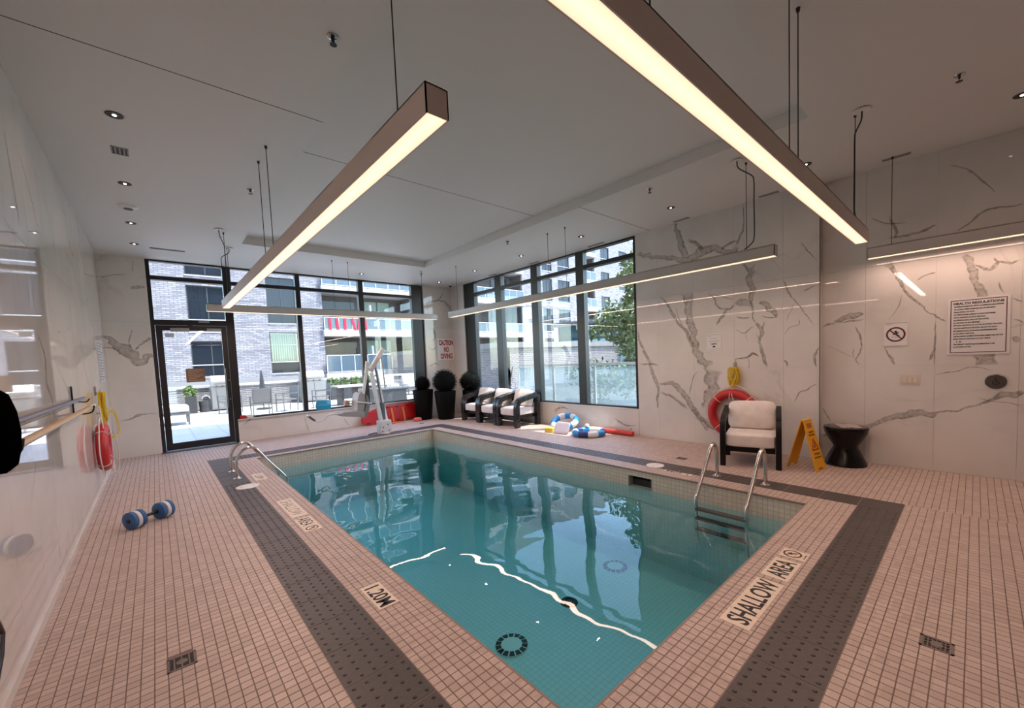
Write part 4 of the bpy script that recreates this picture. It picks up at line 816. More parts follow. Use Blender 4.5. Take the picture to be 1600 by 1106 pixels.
t = deck_sign('depth_sign', (.98, 6.715, 0), 'faded 1.20M plaque on the coping beside the ladder near the door'); plaque(t, .915, 1.05, 6.50, 6.93, 1, 3)
text('lettering', '1.20M', .12, M('faded_ink', (.16, .12, .10), .6), (.985, 6.715, .0018), -Y_, X_, t, width=.28, height=.09)
def drain(x0, x1, y0, y1, label):
    cx_, cy_ = (x0+x1)/2, (y0+y1)/2; t = tag(empty('floor_drain', (cx_, cy_, 0)), label, 'drain'); a, b = (x1-x0)/2, (y1-y0)/2
    fm = M('drain_metal', (.20, .16, .145), .4, .7)
    q = MB()
    for r in ((-a, a, -b, -b+.012), (-a, a, b-.012, b), (-a, -a+.012, -b, b), (a-.012, a, -b, b)): q.box(r[0], r[1], r[2], r[3], -.004, .002)
    q.build('drain_frame', fm, t); MB().box(-a+.01, a-.01, -b+.01, b-.01, -.0015, -.0009).build('drain_pit', M('drain_pit', (.008, .006, .006), .8), t)
    for k in range(7):
        f = (k-3)/3.5; MB().box(-a+.012, a-.012, f*b*.88-.0022, f*b*.88+.0022, -.0009, .001).build('grate_bar', fm, t)
    q = MB()
    for f in (-.5, 0, .5): q.box(f*a-.003, f*a+.003, -b+.012, b-.012, -.003, .0012)
    q.lathe([(.024, -.003), (.024, .0018)], 14); q.build('grate_cross', fm, t)
drain(-.06, .06, 2.68, 2.812, 'square metal floor drain in the tiles near the left wall'); drain(2.718, 2.826, .044, .167, 'square metal floor drain in the tiles in front of the poster wall'); drain(5.35, 5.47, 2.705, 2.825, 'small dark floor drain between the ladder and the armchair')
t = tag(MB().box(-.05, .05, -.03, .03, -.002, .006).build('floor_plate', M('plate_dark', (.05, .045, .045), .5), None, loc=(4.80, 9.15, 0), bevel=.002), 'tiny dark flat plate on the deck near the planters', 'plate')
for (x, y, r, lb) in ((.783, 6.25, .125, 'white round skimmer lid on the tactile strip near the door side ladder'), (4.845, 2.84, .115, 'white round skimmer lid on the tactile strip beside the skimmer')):
    t = tag(empty('access_cover', (x, y, .002)), lb, 'lid'); MB().lathe([(r, 0), (r, .006), (r*.93, .009), (r*.9, .009)], 36).build('cover', WHITE, t, smooth=True)
    for k in range(2): MB().lathe([(.009, .009), (.009, .0095)], 10, Matrix.Translation((r*.5*(2*k-1), 0, 0))).build('finger_hole', M('hole_dark', (.05, .045, .04), .8), t)
for (x, y, lb) in ((2.266, 2.838, 'round main drain cover with dark segmented ring nearest on the pool floor'), (4.085, 2.979, 'round drain cover with dark segmented ring on the pool floor before the ladder')):
    t = tag(empty('pool_drain', (x, y, DEEP)), lb, 'drain'); MB().lathe([(.155, 0), (.15, .012), (.09, .02), (.01, .02)], 32).build('cover', WHITE, t, smooth=True)
    for k in range(14):
        a = 2*PI*k/14; Mx = Matrix.Rotation(a, 4, 'Z'); MB().add([Mx @ Vector(p) for p in ((.098, -.017, .0195), (.148, -.026, .0135), (.148, .026, .0135), (.098, .017, .0195), (.098, -.017, .022), (.148, -.026, .017), (.148, .026, .017), (.098, .017, .022))],
            [(4, 5, 6, 7), (0, 1, 5, 4), (1, 2, 6, 5), (2, 3, 7, 6), (3, 0, 4, 7)]).build('dark_segment', DARKINK, t)
t = tag(empty('pool_inlet', (3.138, 2.904, DEEP)), 'plain dark round drain between the two ringed covers on the pool floor', 'drain')
MB().lathe([(.095, 0), (.09, .012), (.01, .016)], 26).build('cover', M('inlet_dark', (.03, .03, .03), .5), t, smooth=True); MB().torus(.045, .006, Matrix.Translation((0, 0, .016)), 24, 6).build('ring', DARKINK, t)

# ------------------------------------------------------------------ ladders
def ladder(x0, xt, xe, ya, yb, label, sgn):
    t = tag(empty('pool_ladder', (x0, (ya+yb)/2, 0)), label, 'ladder'); iw = world_of(t).inverted(); d = xe-x0
    for y in (ya, yb):
        P = [(x0, 0), (x0, .22), (x0+(xt-x0)*.2, .33), (x0+(xt-x0)*.6, .398), (xt, .405), (xt+(xe-xt)*.16, .36), (xt+(xe-xt)*.5, .16), (xt+(xe-xt)*.86, -.03), (xe, -.12), (xe+.01*sgn, -.25), (xe+.005*sgn, -.5), (xe-.02*sgn, -.62)]
        MB().tube([iw @ Vector((a, y, z)) for a, z in P], .021, 12, smooth=5).build('rail', STEEL, t, smooth=True)
        MB().lathe([(.052, .0), (.052, .006), (.03, .014), (.024, .03)], 24, iw @ Matrix.Translation((x0, y, .002))).build('flange', STEEL, t, smooth=True)
    for z in (-.235, -.34, -.46):
        MB().box(xe-.035, xe+.035, min(ya, yb), max(ya, yb), z-.012, z+.012, iw).build('step', M('step_dark', (.03, .03, .032), .5), t, bevel=.004)
ladder(.75, .94, 1.335, 7.37, 6.84, 'stainless pool ladder with curved rails at the far door side corner', 1)
ladder(4.887, 4.78, 4.335, 2.05, 1.53, 'stainless pool ladder with curved rails in front of the beige armchair', -1)

# ------------------------------------------------------------------ wicker armchairs
def band(path, w, th):                       # flat strip swept along a yz path, centred on x = 0
    P = spline([Vector((0, a, b)) for a, b in path], 5); vs, fs = [], []; n = len(P)
    for i, p in enumerate(P):
        tn = (P[min(i+1, n-1)]-P[max(i-1, 0)]).normalized(); nr = Vector((0, -tn.z, tn.y))
        for sx, sn in ((-1, -1), (1, -1), (1, 1), (-1, 1)): vs.append(p+Vector((sx*w/2, 0, 0))+nr*sn*th/2)
    for i in range(n-1):
        for j in range(4): fs.append((i*4+j, i*4+(j+1) % 4, (i+1)*4+(j+1) % 4, (i+1)*4+j))
    fs += [(3, 2, 1, 0), ((n-1)*4, (n-1)*4+1, (n-1)*4+2, (n-1)*4+3)]
    return vs, fs
def make_armchair(frame, aw=.09, ath=.11, cw=.56):
    t = empty('armchair')
    for sx in (-1, 1):
        vs, fs = band([(-.33, 0), (-.335, .25), (-.33, .46), (-.29, .555), (-.20, .60), (0, .64), (.26, .685)], aw, ath); MB().add([v+Vector((sx*.31, 0, 0)) for v in vs], fs).build('arm', frame, t)
        MB().bar((sx*.31, .27, 0), (sx*.31, .30, .68), aw, ath*.9, (1, 0, 0)).build('rear_leg', frame, t)
    MB().box(-.275, .275, -.31, .28, .185, .25).build('seat_frame', frame, t); MB().bar((0, .275, .50), (0, .305, .70), .55, .03, (0, 1, 0)).build('back_rail', frame, t); MB().bar((0, .27, .27), (0, .28, .36), .55, .03, (0, 1, 0)).build('back_rail', frame, t)
    MB().cushion(cw-.02, .62, .17, Matrix.Translation((0, -.045, .335)), n=9, puff=.10).build('seat_cushion', FABRIC, t, smooth=True)
    MB().cushion(cw-.02, .38, .17, Matrix.Translation((0, .16, .60)) @ Matrix.Rotation(math.radians(72), 4, 'X'), n=6, puff=.45).build('back_cushion', FABRIC, t, smooth=True)
    return t
c0 = make_armchair(WICKER); c0.location = (6.05, 6.93, 0); c0.rotation_euler.z = -PI/2
tag(c0, 'wicker armchair with white cushions, nearest of the row under the side window', 'armchair', 'wicker armchairs under the side window')
for x, y, lb in ((6.05, 7.66, 'wicker armchair with white cushions, middle of the row under the side window'), (6.08, 8.38, 'wicker armchair with white cushions, farthest of the row and next to the planters')):
    o = copy_tree(c0); o.location = (x, y, 0); o['label'] = lb
o = make_armchair(M('black_frame', (.004, .0035, .0035), .45, spec=.25), .062, .07, .59); o.location = (5.83, 1.99, 0); o.rotation_euler.z = math.radians(-74); tag(o, 'black framed beige cushioned armchair standing alone beneath the life ring', 'armchair')
# side stool
t = tag(empty('side_table', (6.375, 1.08, 0)), 'black hourglass shaped side table against the marble wall', 'table')
MB().lathe([(.20, 0), (.215, .012), (.205, .05), (.165, .14), (.125, .22), (.13, .25), (.175, .32), (.215, .40), (.23, .465), (.225, .478)], 40).build('pedestal', WOODBLK, t, smooth=True)
MB().lathe([(.222, .476), (.226, .482), (.2, .486)], 40).build('glossy_top', M('gloss_black', (.015, .012, .012), .05), t, smooth=True)
t = MB()
n_ = 12
t.add([((i/n_-.5)*.30, (j/n_-.5)*.22, .488+.012*abs(mnoise.noise((i*.5, j*.6, 3)))+(.02*mnoise.noise((i*.3, j*.3, 9))**2)) for j in range(n_+1) for i in range(n_+1)], [(j*(n_+1)+i, j*(n_+1)+i+1, (j+1)*(n_+1)+i+1, (j+1)*(n_+1)+i) for j in range(n_) for i in range(n_)])
tag(t.build('plastic_sheet', M('plastic_film', (.42, .36, .34), .12), None, loc=(6.375, 1.06, 0), rz=.4, smooth=True), 'crumpled shiny plastic sheet lying on top of the black side table', 'plastic sheet')
# wet floor sign
t = tag(empty('wet_floor_sign', (5.90, 1.39, 0), -.2), 'yellow folding wet floor sign between the armchair and side table', 'floor sign')
def leafp(front):
    s_ = -1 if front else 1; top = Vector((0, s_*.015, .60)); bot = Vector((0, s_*.172, 0)); up = (top-bot).normalized(); xd = Vector((1, 0, 0)) if front else Vector((-1, 0, 0)); L = (top-bot).length
    m_ = basis(bot, xd, up); poly = [(-.125, 0), (-.06, 0), (-.045, .04), (.045, .04), (.06, 0), (.125, 0), (.095, L), (-.095, L)]
    return m_, poly, L
m_, poly, L = leafp(True); MB().prism(poly, .012, m_ @ Matrix.Translation((0, 0, -.012))).build('front_panel', YELLOW, t, bevel=.002)
m2, poly, L = leafp(False); MB().prism(poly, .012, m2 @ Matrix.Translation((0, 0, -.012))).build('back_panel', YELLOW, t, bevel=.002)
MB().box(-.095, .095, -.02, .02, .585, .605).build('hinge', YELLOW, t, bevel=.004); MB().prism([(-.05, L-.10), (.05, L-.10), (.055, L-.04), (-.055, L-.04)], .002, m_).build('grip_recess', M('yellow_dark', (.35, .13, .004), .5), t)
def ptext(body, y, w, h, mt=DARKINK):
    w_ = world_of(t) @ m_; o_ = w_ @ Vector((0, y, .0012)); R3 = w_.to_3x3(); text('lettering', body, .03, mt, o_, R3 @ X_, R3 @ Y_, t, width=w, height=h, bold=.0006)
ptext('CAUTION', .47, .11, .022); ptext('WET FLOOR', .435, .135, .022); ptext('ATTENTION', .205, .135, .022); ptext('PLANCHER MOUILLÉ', .165, .16, .02)
q = MB(); k = Matrix.Translation((0, .31, 0))
for a, b in (((-.075, -.055), (.075, -.055)), ((.075, -.055), (0, .075)), ((0, .075), (-.075, -.055))): q.bar(m_ @ k @ Vector((*a, .001)), m_ @ k @ Vector((*b, .001)), .014, .002, m_.to_3x3() @ Z_)
q.build('warning_triangle', REDINK, t)
q = MB(); q.lathe([(.001, 0), (.011, 0), (.011, .0015)], 12, m_ @ k @ Matrix.Translation((.012, .022, 0)))
q.prism([(-.02, .0), (.008, .012), (.02, .0), (.01, -.02), (.03, -.042), (.02, -.046), (-.004, -.02), (-.03, -.035), (-.034, -.026), (-.008, -.006)], .0015, m_ @ k); q.build('slipping_figure', REDINK, t)

# ------------------------------------------------------------------ life rings, ropes, hooks
def life_ring(loc, R, r, nrm, label, ropes):
    m_ = basis((0, 0, 0), (0, 1, 0) if nrm < 0 else (0, -1, 0), (0, 0, 1)); m_ = basis((0, 0, 0), Vector((0, -nrm, 0)), Z_)
    t = tag(empty('life_ring', loc), label, 'life ring'); MB().torus(R, r, m_, 48, 16).build('ring', REDP, t, smooth=True)
    for k in range(4): a = PI/4+k*PI/2; MB().torus(r+.002, .005, m_ @ Matrix.Rotation(a, 4, 'Z') @ Matrix.Translation((R, 0, 0)) @ Matrix.Rotation(PI/2, 4, 'X'), 20, 6).build('rope_band', ROPEW, t, smooth=True)
    pts = []
    for k in range(4):
        for f in range(6): a = PI/4+k*PI/2+f*PI/12; rr = R+r*1.08+.05*math.sin(f/6*PI); pts.append(m_ @ Vector((rr*math.cos(a), rr*math.sin(a), r*.25)))
    MB().tube(pts, .006, 6, closed=True, smooth=2).build('grab_line', ROPEW, t, smooth=True)
    for r_ in ropes: MB().tube([Vector(p)-Vector(loc) for p in r_], .005, 6, smooth=4).build('hanging_line', ROPEW, t, smooth=True)
    return t
life_ring((6.405, 2.443, .536), .305, .066, -1, 'red life ring on the marble wall half hidden by the beige armchair', [
    [(6.44, 2.75, .80), (6.455, 2.56, .90), (6.455, 2.46, .93)], [(6.44, 2.13, .80), (6.455, 2.30, .90), (6.455, 2.40, .93)], [(6.35, 2.47, .75), (6.34, 2.46, .85), (6.44, 2.45, .93)], [(6.34, 2.40, .72), (6.34, 2.43, .84), (6.44, 2.43, .93)]])
life_ring((-.535, 7.40, .60), .245, .058, 1, 'red life ring hanging on the left marble wall near the door', [[(-.51, 7.2, .85), (-.53, 7.35, 1.0), (-.55, 7.5, 1.12)], [(-.47, 7.15, .36), (-.46, 7.4, .26), (-.48, 7.6, .36)], [(-.45, 7.6, .8), (-.42, 7.62, .5), (-.44, 7.6, .15)]])
def coil(loc, nrm, label, hh, n_=9, tails=()):
    t = tag(empty('rope_coil', loc), label, 'rope')
    for k in range(n_):
        a = rng.uniform(-.35, .35); w = hh*rng.uniform(.08, .27); h = hh*rng.uniform(.36, .52); o_ = nrm*(.012+.008*(k % 5)); dy = rng.uniform(-.03, .03)
        pts = [Vector((o_+nrm*.015*math.sin(2*PI*f/14+k), dy+w*math.sin(2*PI*f/14)+a*.10*math.cos(2*PI*f/14), -h+h*math.cos(2*PI*f/14))) for f in range(14)]
        MB().tube(pts, .0065, 6, closed=True, smooth=2).build('rope_loop', ROPEY, t, smooth=True)
    MB().torus(hh*.13, .007, Matrix.Translation((nrm*.03, 0, -hh*.62)), 18, 6).build('wrap', ROPEY, t, smooth=True)
    for tl in tails: MB().tube([Vector(p) for p in tl], .006, 6, smooth=5).build('tail', ROPEY, t, smooth=True)
    return t
coil((6.455, 2.43, 1.235), -1, 'yellow rope coil hanging above the life ring behind the armchair', .30, 11)
coil((-.575, 7.95, 1.28), 1, 'yellow rope coil hanging above the life ring on the left wall', .46, 16, [[(.03, .1, -.45), (.10, .25, -.25), (.16, .2, -.55), (.1, .0, -.62), (.03, -.05, -.5)], [(.03, .12, -.2), (.12, .3, -.35), (.13, .15, -.6), (.04, -.1, -.66)]])
def hook(loc, nrm, label, L=.1):
    t = tag(empty('wall_hook', loc), label, 'hook'); MB().box(-.012 if nrm < 0 else 0, 0 if nrm < 0 else .012, -.02, .02, -L*.6, L*.6).build('plate', M('hook_metal', (.45, .42, .38), .3, .9), t)
    MB().tube([(0, 0, -.02), (nrm*.03, 0, -.03), (nrm*.045, 0, -.01), (nrm*.045, 0, .03)], .006, 8, smooth=4).build('hook', M('hook_metal', (.45,)*3, .3, .9), t, smooth=True)
hook((6.478, 2.43, 1.25), -1, 'steel wall hook carrying the yellow rope behind the armchair'); hook((-.608, 7.95, 1.30), 1, 'steel wall hook carrying the yellow rope on the left wall')
# pool pole on the left wall, and a second one imitating its reflection
for x, y, z in ((-.608, 5.85, 1.25), (-.608, 2.9, 1.27)):
    t = tag(empty('pole_bracket', (x, y, z)), 'thin black bracket holding the far end of the pool poles' if y > 4 else 'thin black bracket holding the near end of the pool poles', 'bracket')
    MB().box(0, .012, -.012, .012, -.13, .16).build('plate', BLACK, t); MB().tube([(.005, 0, -.10), (.07, 0, -.115), (.13, 0, -.10), (.145, 0, -.04)], .007, 8, smooth=4).build('arm', BLACK, t, smooth=True); MB().tube([(.005, 0, .02), (.09, 0, .0), (.12, 0, .03)], .006, 8, smooth=4).build('arm', BLACK, t, smooth=True)
t = tag(empty('telescopic_pole', (-.50, 4, 1.19)), 'long pale yellow pool pole resting in brackets along the left wall', 'pole')
MB().tube([(0, -2.2, 0), (0, 1.95, 0)], .020, 14).build('outer_tube', M('pole_tan', (.55, .34, .13), .3), t, smooth=True); MB().tube([(0, 1.95, 0), (0, 2.35, 0)], .016, 12).build('inner_tube', M('pole_white', (.72, .66, .58), .3), t, smooth=True); MB().lathe([(.022, 0), (.022, .05)], 12, Matrix.Translation((0, 1.93, 0)) @ Matrix.Rotation(-PI/2, 4, 'X')).build('locking_collar', M('pole_white', (.72,)*3), t)
t = tag(empty('reflection_pole', (-.565, 4, 1.275)), 'slim blue grey rod above the yellow pool pole, imitating its reflection in the left wall', 'pole')  # added rod, coloured to stand in for the yellow pole's bluish reflection
MB().tube([(0, -2.1, 0), (0, 2.3, .0)],   .016, 12).build('tube', M('pole_bluegrey', (.12, .13, .19), .35), t, smooth=True); MB().lathe([(.016, 0), (.012, .03)], 12, Matrix.Translation((0, 2.3, 0)) @ Matrix.Rotation(-PI/2, 4, 'X')).build('end_cap', M('cap_blue', (.08, .10, .2), .4), t)
pc = at(-5, 676, 'x', -.42); t = tag(empty('pool_brush', pc), 'black bristled pool brush head close to the camera on the left wall', 'brush')
q = MB(); q.lathe([(.012, -.145), (.04, -.12), (.052, -.06), (.055, 0), (.05, .07), (.036, .13), (.01, .155)], 20); BRB = M('bristle_black', (.0015, .0015, .0015), 1, spec=0); q.build('core', BRB, t, smooth=True)
vs, fs = [], []
for k in range(2600):
    z = rng.uniform(-.145, .15); a = rng.uniform(0, 2*PI); r0 = .054*math.sqrt(max(.02, 1-(z/.158)**2)); d = Vector((math.cos(a), math.sin(a), z*2)).normalized(); p = Vector((r0*math.cos(a), r0*math.sin(a), z)); tv = Vector((-math.sin(a), math.cos(a), 0))*.0011; i = len(vs)
    vs += [tuple(p-tv-d*.006), tuple(p+tv-d*.006), tuple(p+d*rng.uniform(.002, .006))]; fs.append((i, i+1, i+2))
me = bpy.data.meshes.new('bristles'); me.from_pydata(vs, [], fs); stuff(link('bristles', me, BRB, t)); MB().tube([(-.05, -.02, .06), (-.08, .3, -.02-.06)], .014, 10).build('socket', BLACK, t)
t = tag(empty('leaf_net', (-.585, 2.9, .38)), 'black framed leaf net leaning on the left wall, only its corner showing', 'net')
fp = [(0, -.02, .0), (0, -.30, .20), (0, -.62, .22), (0, -.62, -.22), (0, -.30, -.20)]; MB().tube([Vector(p) for p in fp], .014, 10, closed=True, smooth=3).build('net_frame', BLACK, t, smooth=True)
MB().add([(-.004, y, z) for _, y, z in fp]+[(.002, y, z) for _, y, z in fp], [(4, 3, 2, 1, 0), (5, 6, 7, 8, 9)]+[(i, (i+1) % 5, (i+1) % 5+5, i+5) for i in range(5)]).build('net_mesh', M('net_lilac', (.36, .30, .36), .8), t)
# glazed notice seen edge-on on the left wall
t = tag(empty('wall_notice', (-.604, 9.2, 1.72)), 'narrow pale notice seen at a glancing angle on the left wall by the door', 'notice')
MB().box(-.005, .004, -.35, .35, -.32, .32).build('board', M('notice_board', (.62, .62, .62), .3), t)
for k in range(14): MB().box(.004, .0048, -.30, .30-.12*(k % 3), .28-.043*k-.008, .28-.043*k+.008).build('text_line', M('notice_ink', (.25, .25, .26), .5), t)

# ------------------------------------------------------------------ water dumbbell
t = tag(empty('water_dumbbell', (-.135, 5.58, .0), 0), 'blue and white foam water dumbbell lying on the tiles by the left wall', 'dumbbell')
R_d = .085; ax_ = Vector((.80, .60, 0)); BLU = M('foam_blue', (.045, .13, .30), .7, bump=(90, .2)); FWH = M('foam_white', (.70, .70, .72), .7)
m_ = basis((0, 0, R_d), Vector((0, 0, 1)), ax_.cross(Vector((0, 0, -1))).normalized()); zdir = (m_.to_3x3() @ Z_)
for s_ in (-1, 1):
    for k, (c0_, mt) in enumerate(((.075, BLU), (.115, FWH), (.15, BLU))):
        a = s_*c0_; b = s_*(c0_+(.04 if k < 2 else .04)); lo, hi = min(a, b), max(a, b); MB().lathe([(R_d*.9, lo), (R_d, lo+.006), (R_d, hi-.006), (R_d*.9, hi)], 28, m_).build('foam_disc', mt, t, smooth=True)
    MB().lathe([(.022, min(s_*.19, s_*.197)), (.022, max(s_*.19, s_*.197))], 16, m_).build('end_cap', BLACK, t)
MB().lathe([(.016, -.08), (.016, .08)], 14, m_).build('handle', BLACK, t, smooth=True)
# pool noodle, swim rings, kickboard
t = tag(MB().tube([(0, .34, 0), (.01, 0, 0), (0, -.34, 0)], .045, 16, smooth=3).build('pool_noodle', M('noodle_red', (.62, .06, .05), .6), None, loc=(6.36, 4.50, .045), smooth=True), 'red foam pool noodle lying along the wall under the side window', 'pool noodle')
SKB = M('ring_blue', (.012, .26, .62), .3); SKW = M('ring_white', (.72, .76, .80), .3); NAV = M('ring_navy', (.02, .05, .20), .35)
def swim_ring(loc, R, r, m_, label, cols, sx=1, sy=1):
    t = tag(empty('swim_ring', loc), label, 'swim ring'); n_ = len(cols)
    for k, mt in enumerate(cols): MB().torus(R, r, m_, 6, 12, 2*PI*k/n_, 2*PI*(k+1)/n_, sx, sy).build('band', mt, t, smooth=True)
swim_ring((6.18, 5.66, .165), .24, .062, Matrix.Rotation(-.36, 4, 'Y') @ Matrix.Rotation(.12, 4, 'X'), 'blue and white swim ring propped up against the wall under the window', [SKB, SKW, SKB, SKB, SKW, SKB, SKB, SKW, SKB, SKW])
swim_ring((5.99, 4.88, .06), .265, .058, Matrix.Rotation(.0, 4, 'Y'), 'flat blue and navy striped swim ring lying in front of the propped one', [SKW, SKB, NAV, SKW, SKB, NAV, SKW, SKB, NAV, SKW])
t = tag(MB().cushion(.24, .34, .045, Matrix.Rotation(math.radians(-62), 4, 'Y'), n=6, puff=.05).build('kickboard', M('kickboard_lilac', (.50, .45, .55), .6), None, loc=(5.81, 5.40, .112), rz=.1, smooth=True), 'lilac foam kickboard leaning on the swim rings', 'kickboard')
t = tag(MB().box(-.06, .06, -.09, .09, 0, .09).build('foam_block', M('foam_yellow', (.72, .55, .06), .7), None, loc=(5.80, 5.72, 0), rz=.2, bevel=.012), 'small yellow foam block beside the kickboard in the sun patch', 'foam block')
t = tag(empty('ring_cap', (6.17, 5.07, .117)), 'small white round cap lying on the striped swim ring', 'cap'); MB().lathe([(.045, 0), (.045, .03), (.03, .055), (.005, .06)], 16).build('cap', SKW, t, smooth=True)
# ------------------------------------------------------------------ topiary planters in the corner
def topiary(x, y, r, zc_, pw, label):
    t = tag(empty('topiary_planter', (x, y, 0)), label, 'planter'); top = zc_-r*.75
    MB().lathe([(pw*.72, 0), (pw*.75, .01), (pw, top), (pw*.9, top), (pw*.88, top-.05), (.01, top-.05)], 26).build('pot', POTBLK, t, smooth=True)
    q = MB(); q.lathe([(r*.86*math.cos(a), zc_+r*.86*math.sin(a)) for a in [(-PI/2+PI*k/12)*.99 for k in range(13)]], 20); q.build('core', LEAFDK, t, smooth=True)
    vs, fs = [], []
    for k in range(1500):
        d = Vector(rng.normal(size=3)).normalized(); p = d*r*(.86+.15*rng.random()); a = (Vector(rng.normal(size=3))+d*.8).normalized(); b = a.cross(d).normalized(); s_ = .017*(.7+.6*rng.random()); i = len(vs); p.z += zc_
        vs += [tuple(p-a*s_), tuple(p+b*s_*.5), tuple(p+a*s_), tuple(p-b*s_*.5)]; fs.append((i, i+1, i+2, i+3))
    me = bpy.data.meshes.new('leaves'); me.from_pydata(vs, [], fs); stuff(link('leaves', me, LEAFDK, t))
topiary(5.22, 9.80, .20, .93, .27, 'smallest dark round topiary in black pot, beside the red board'); topiary(5.60, 9.32, .33, .98, .28, 'tallest dark round topiary in black pot, in the far corner'); topiary(6.22, 9.06, .29, .93, .22, 'dark round topiary in black pot next to the wicker armchairs')

# ------------------------------------------------------------------ red rescue board and its straps
def Lp(px, py, y): p = at(px, py, 'y', y); return p
t = tag(empty('spine_board', (4.45, 10.08, 0)), 'red plastic rescue board standing on edge against the wall under the window', 'rescue board')
bp_ = [(3.69, .06), (3.66, .15), (3.70, .24), (3.86, .33), (4.05, .39), (4.3, .43), (5.36, .46), (5.44, .40), (5.46, .2), (5.40, .03), (4.3, .0), (3.80, .0)]
m_ = Matrix.Translation((-.0, .0, 0)) @ Matrix.Rotation(math.radians(84), 4, 'X'); MB().prism([(a-4.45, b) for a, b in bp_], .045, m_).build('board', M('board_red', (.50, .012, .015), .35), t, bevel=.008)
for yr in (.10, .19, .28, .36):
    q = MB().box(-.55 if yr < .3 else -.2, .90, yr-.010, yr+.010, .045, .058, m_); q.build('rib', M('board_red', (.5,)*3), t)
for xr in (-.62, -.35, -.1, .15, .45, .75):
    for yr in (.045, .385): MB().box(xr-.05, xr+.05, yr-.016, yr+.016, .044, .0475, m_).build('hand_slot', M('slot_dark', (.09, .004, .004), .6), t)
ORG = M('orange_strap', (.75, .22, .05), .7)
for xr in (.02, .33): MB().bar(m_ @ Vector((xr, .0, .062)), m_ @ Vector((xr-.03, .36, .062)), .05, .006, (0, -1, 0)).build('strap', ORG, t)
t = tag(empty('strap', (4.35, 9.78, 0)), 'orange strap lying loose on the deck in front of the red board', 'strap'); MB().tube([(-.25, .0, .012), (-.1, -.06, .02), (.05, .05, .02), (.18, 0, .012), (.3, .08, .012)], .016, 8, smooth=5).build('webbing', ORG, t, smooth=True); MB().box(-.03, .05, -.03, .03, 0, .03).build('buckle', ORG, t)
t = tag(MB().cushion(.2, .12, .09, Matrix.Translation((0, 0, .048)), n=4).build('head_block', M('head_block', (.75, .16, .12), .6), None, loc=(4.92, 9.60, 0), smooth=True), 'small salmon red foam head block on the deck beside the topiary', 'foam block')

# ------------------------------------------------------------------ pool lift
LW = M('lift_white', (.76, .72, .67), .4); LG = M('lift_grey', (.10, .105, .11), .5); YL = 8.60
lb = Lp(600, 677, YL); t = tag(empty('pool_lift', (3.60, YL, 0)), 'white pool access lift with seat at the far edge of the pool', 'pool lift'); iw = world_of(t).inverted()
def lp(px, py, dy=0): p = at(px, py, 'y', YL); p.y += dy; return iw @ p
def lbar(a, b, w, h, nm, mt=LW, dy=0, bev=.006): return MB().bar(lp(*a, dy), lp(*b, dy), w, h, (0, 1, 0)).build(nm, mt, t, bevel=bev)
MB().lathe([(.13, 0), (.13, .012), (.1, .02)], 28, Matrix.Translation((.0, 0, .003))).build('base_plate', LW, t, smooth=True)
a = lp(592, 676); b = lp(608.5, 655); MB().box(a.x, b.x, -.1, .1, .012, b.z).build('base_housing', LW, t, bevel=.012)
for px, py in ((596, 667), (603, 662), (605, 671), (595, 673)): p = lp(px, py); MB().lathe([(.012, 0), (.012, .008)], 10, Matrix.Translation((p.x, -.1, p.z)) @ Matrix.Rotation(PI/2, 4, 'X')).build('bolt', LG, t)
lbar((594, 658), (578.5, 582), .075, .05, 'mast', dy=-.05); lbar((606, 657), (589, 578), .05, .035, 'mast_strut', dy=.05); lbar((598, 640), (586, 572), .03, .03, 'actuator', LG); lbar((600, 606), (594.5, 558), .022, .022, 'actuator_rod', M('rod_grey', (.33, .31, .30), .3, .6), dy=-.06)
lbar((577.5, 580), (598, 545), .10, .075, 'boom', dy=-.02, bev=.02); lbar((597, 547.5), (607, 550), .035, .03, 'handle', dy=-.02); lbar((579, 581), (590, 560), .03, .02, 'boom_cover', M('lift_pink', (.55, .47, .44), .4), dy=-.07)
lbar((573.5, 564.5), (571.5, 583), .075, .05, 'hanger_block', dy=-.03, bev=.012); lbar((571.5, 582), (566.5, 617), .055, .04, 'hanger_arm', dy=-.03)
for py in (570, 576): p = lp(574, py); MB().lathe([(.009, 0), (.009, .006)], 8, Matrix.Translation((p.x, -.056, p.z)) @ Matrix.Rotation(PI/2, 4, 'X')).build('bolt', LG, t)
a, b = lp(594, 656), lp(602.5, 628); MB().box(a.x, b.x, .03, .16, a.z, b.z).build('battery_box', LG, t, bevel=.02)
sy = -.12; a = lp(553, 641); b = lp(566, 613); w_ = .20
pr = [(552.5, 641), (563, 643), (565.5, 624), (563.5, 615.5), (559, 612.5), (555, 615), (552.8, 624)]
def lpoly(pts, nm, mt, y0, th): 
    P = [lp(*p) for p in pts]; q = MB(); n_ = len(P); vs = [Vector((p.x, y, p.z)) for y in (y0, y0+th) for p in P]; q.add(vs, [tuple(range(n_)), tuple(range(n_, 2*n_))[::-1]]+[(i, i+n_, (i+1) % n_+n_, (i+1) % n_) for i in range(n_)]); return q.build(nm, mt, t, bevel=.008)
lpoly(pr, 'seat_back', M('seat_grey', (.36, .315, .30), .45), -.22, .34); lpoly([(565, 615), (569, 620), (571, 634), (567.5, 648), (562, 652), (563.5, 640), (566, 627)], 'seat_shell', M('shell_grey', (.20, .20, .20), .5), -.24, .38)
lpoly([(526, 646), (530, 643), (552, 641), (565, 642), (564, 652), (557, 650), (528, 649)], 'seat_pan', M('seat_grey', (.36,)*3), -.24, .38)
for dy in (-.24, .14): lbar((549, 627), (574, 629), .025, .022, 'armrest', LW, dy)
MB().bar(lp(543, 630.5, .2), lp(551, 630.5, .2), .12, .10, (0, 1, 0)).build('arm_pad', M('pad_beige', (.55, .43, .34), .8), t, bevel=.02); p = lp(561.5, 609.5, -.03); MB().cushion(.07, .06, .07, Matrix.Translation((p.x, -.05, p.z))).build('headrest', LW, t, smooth=True)
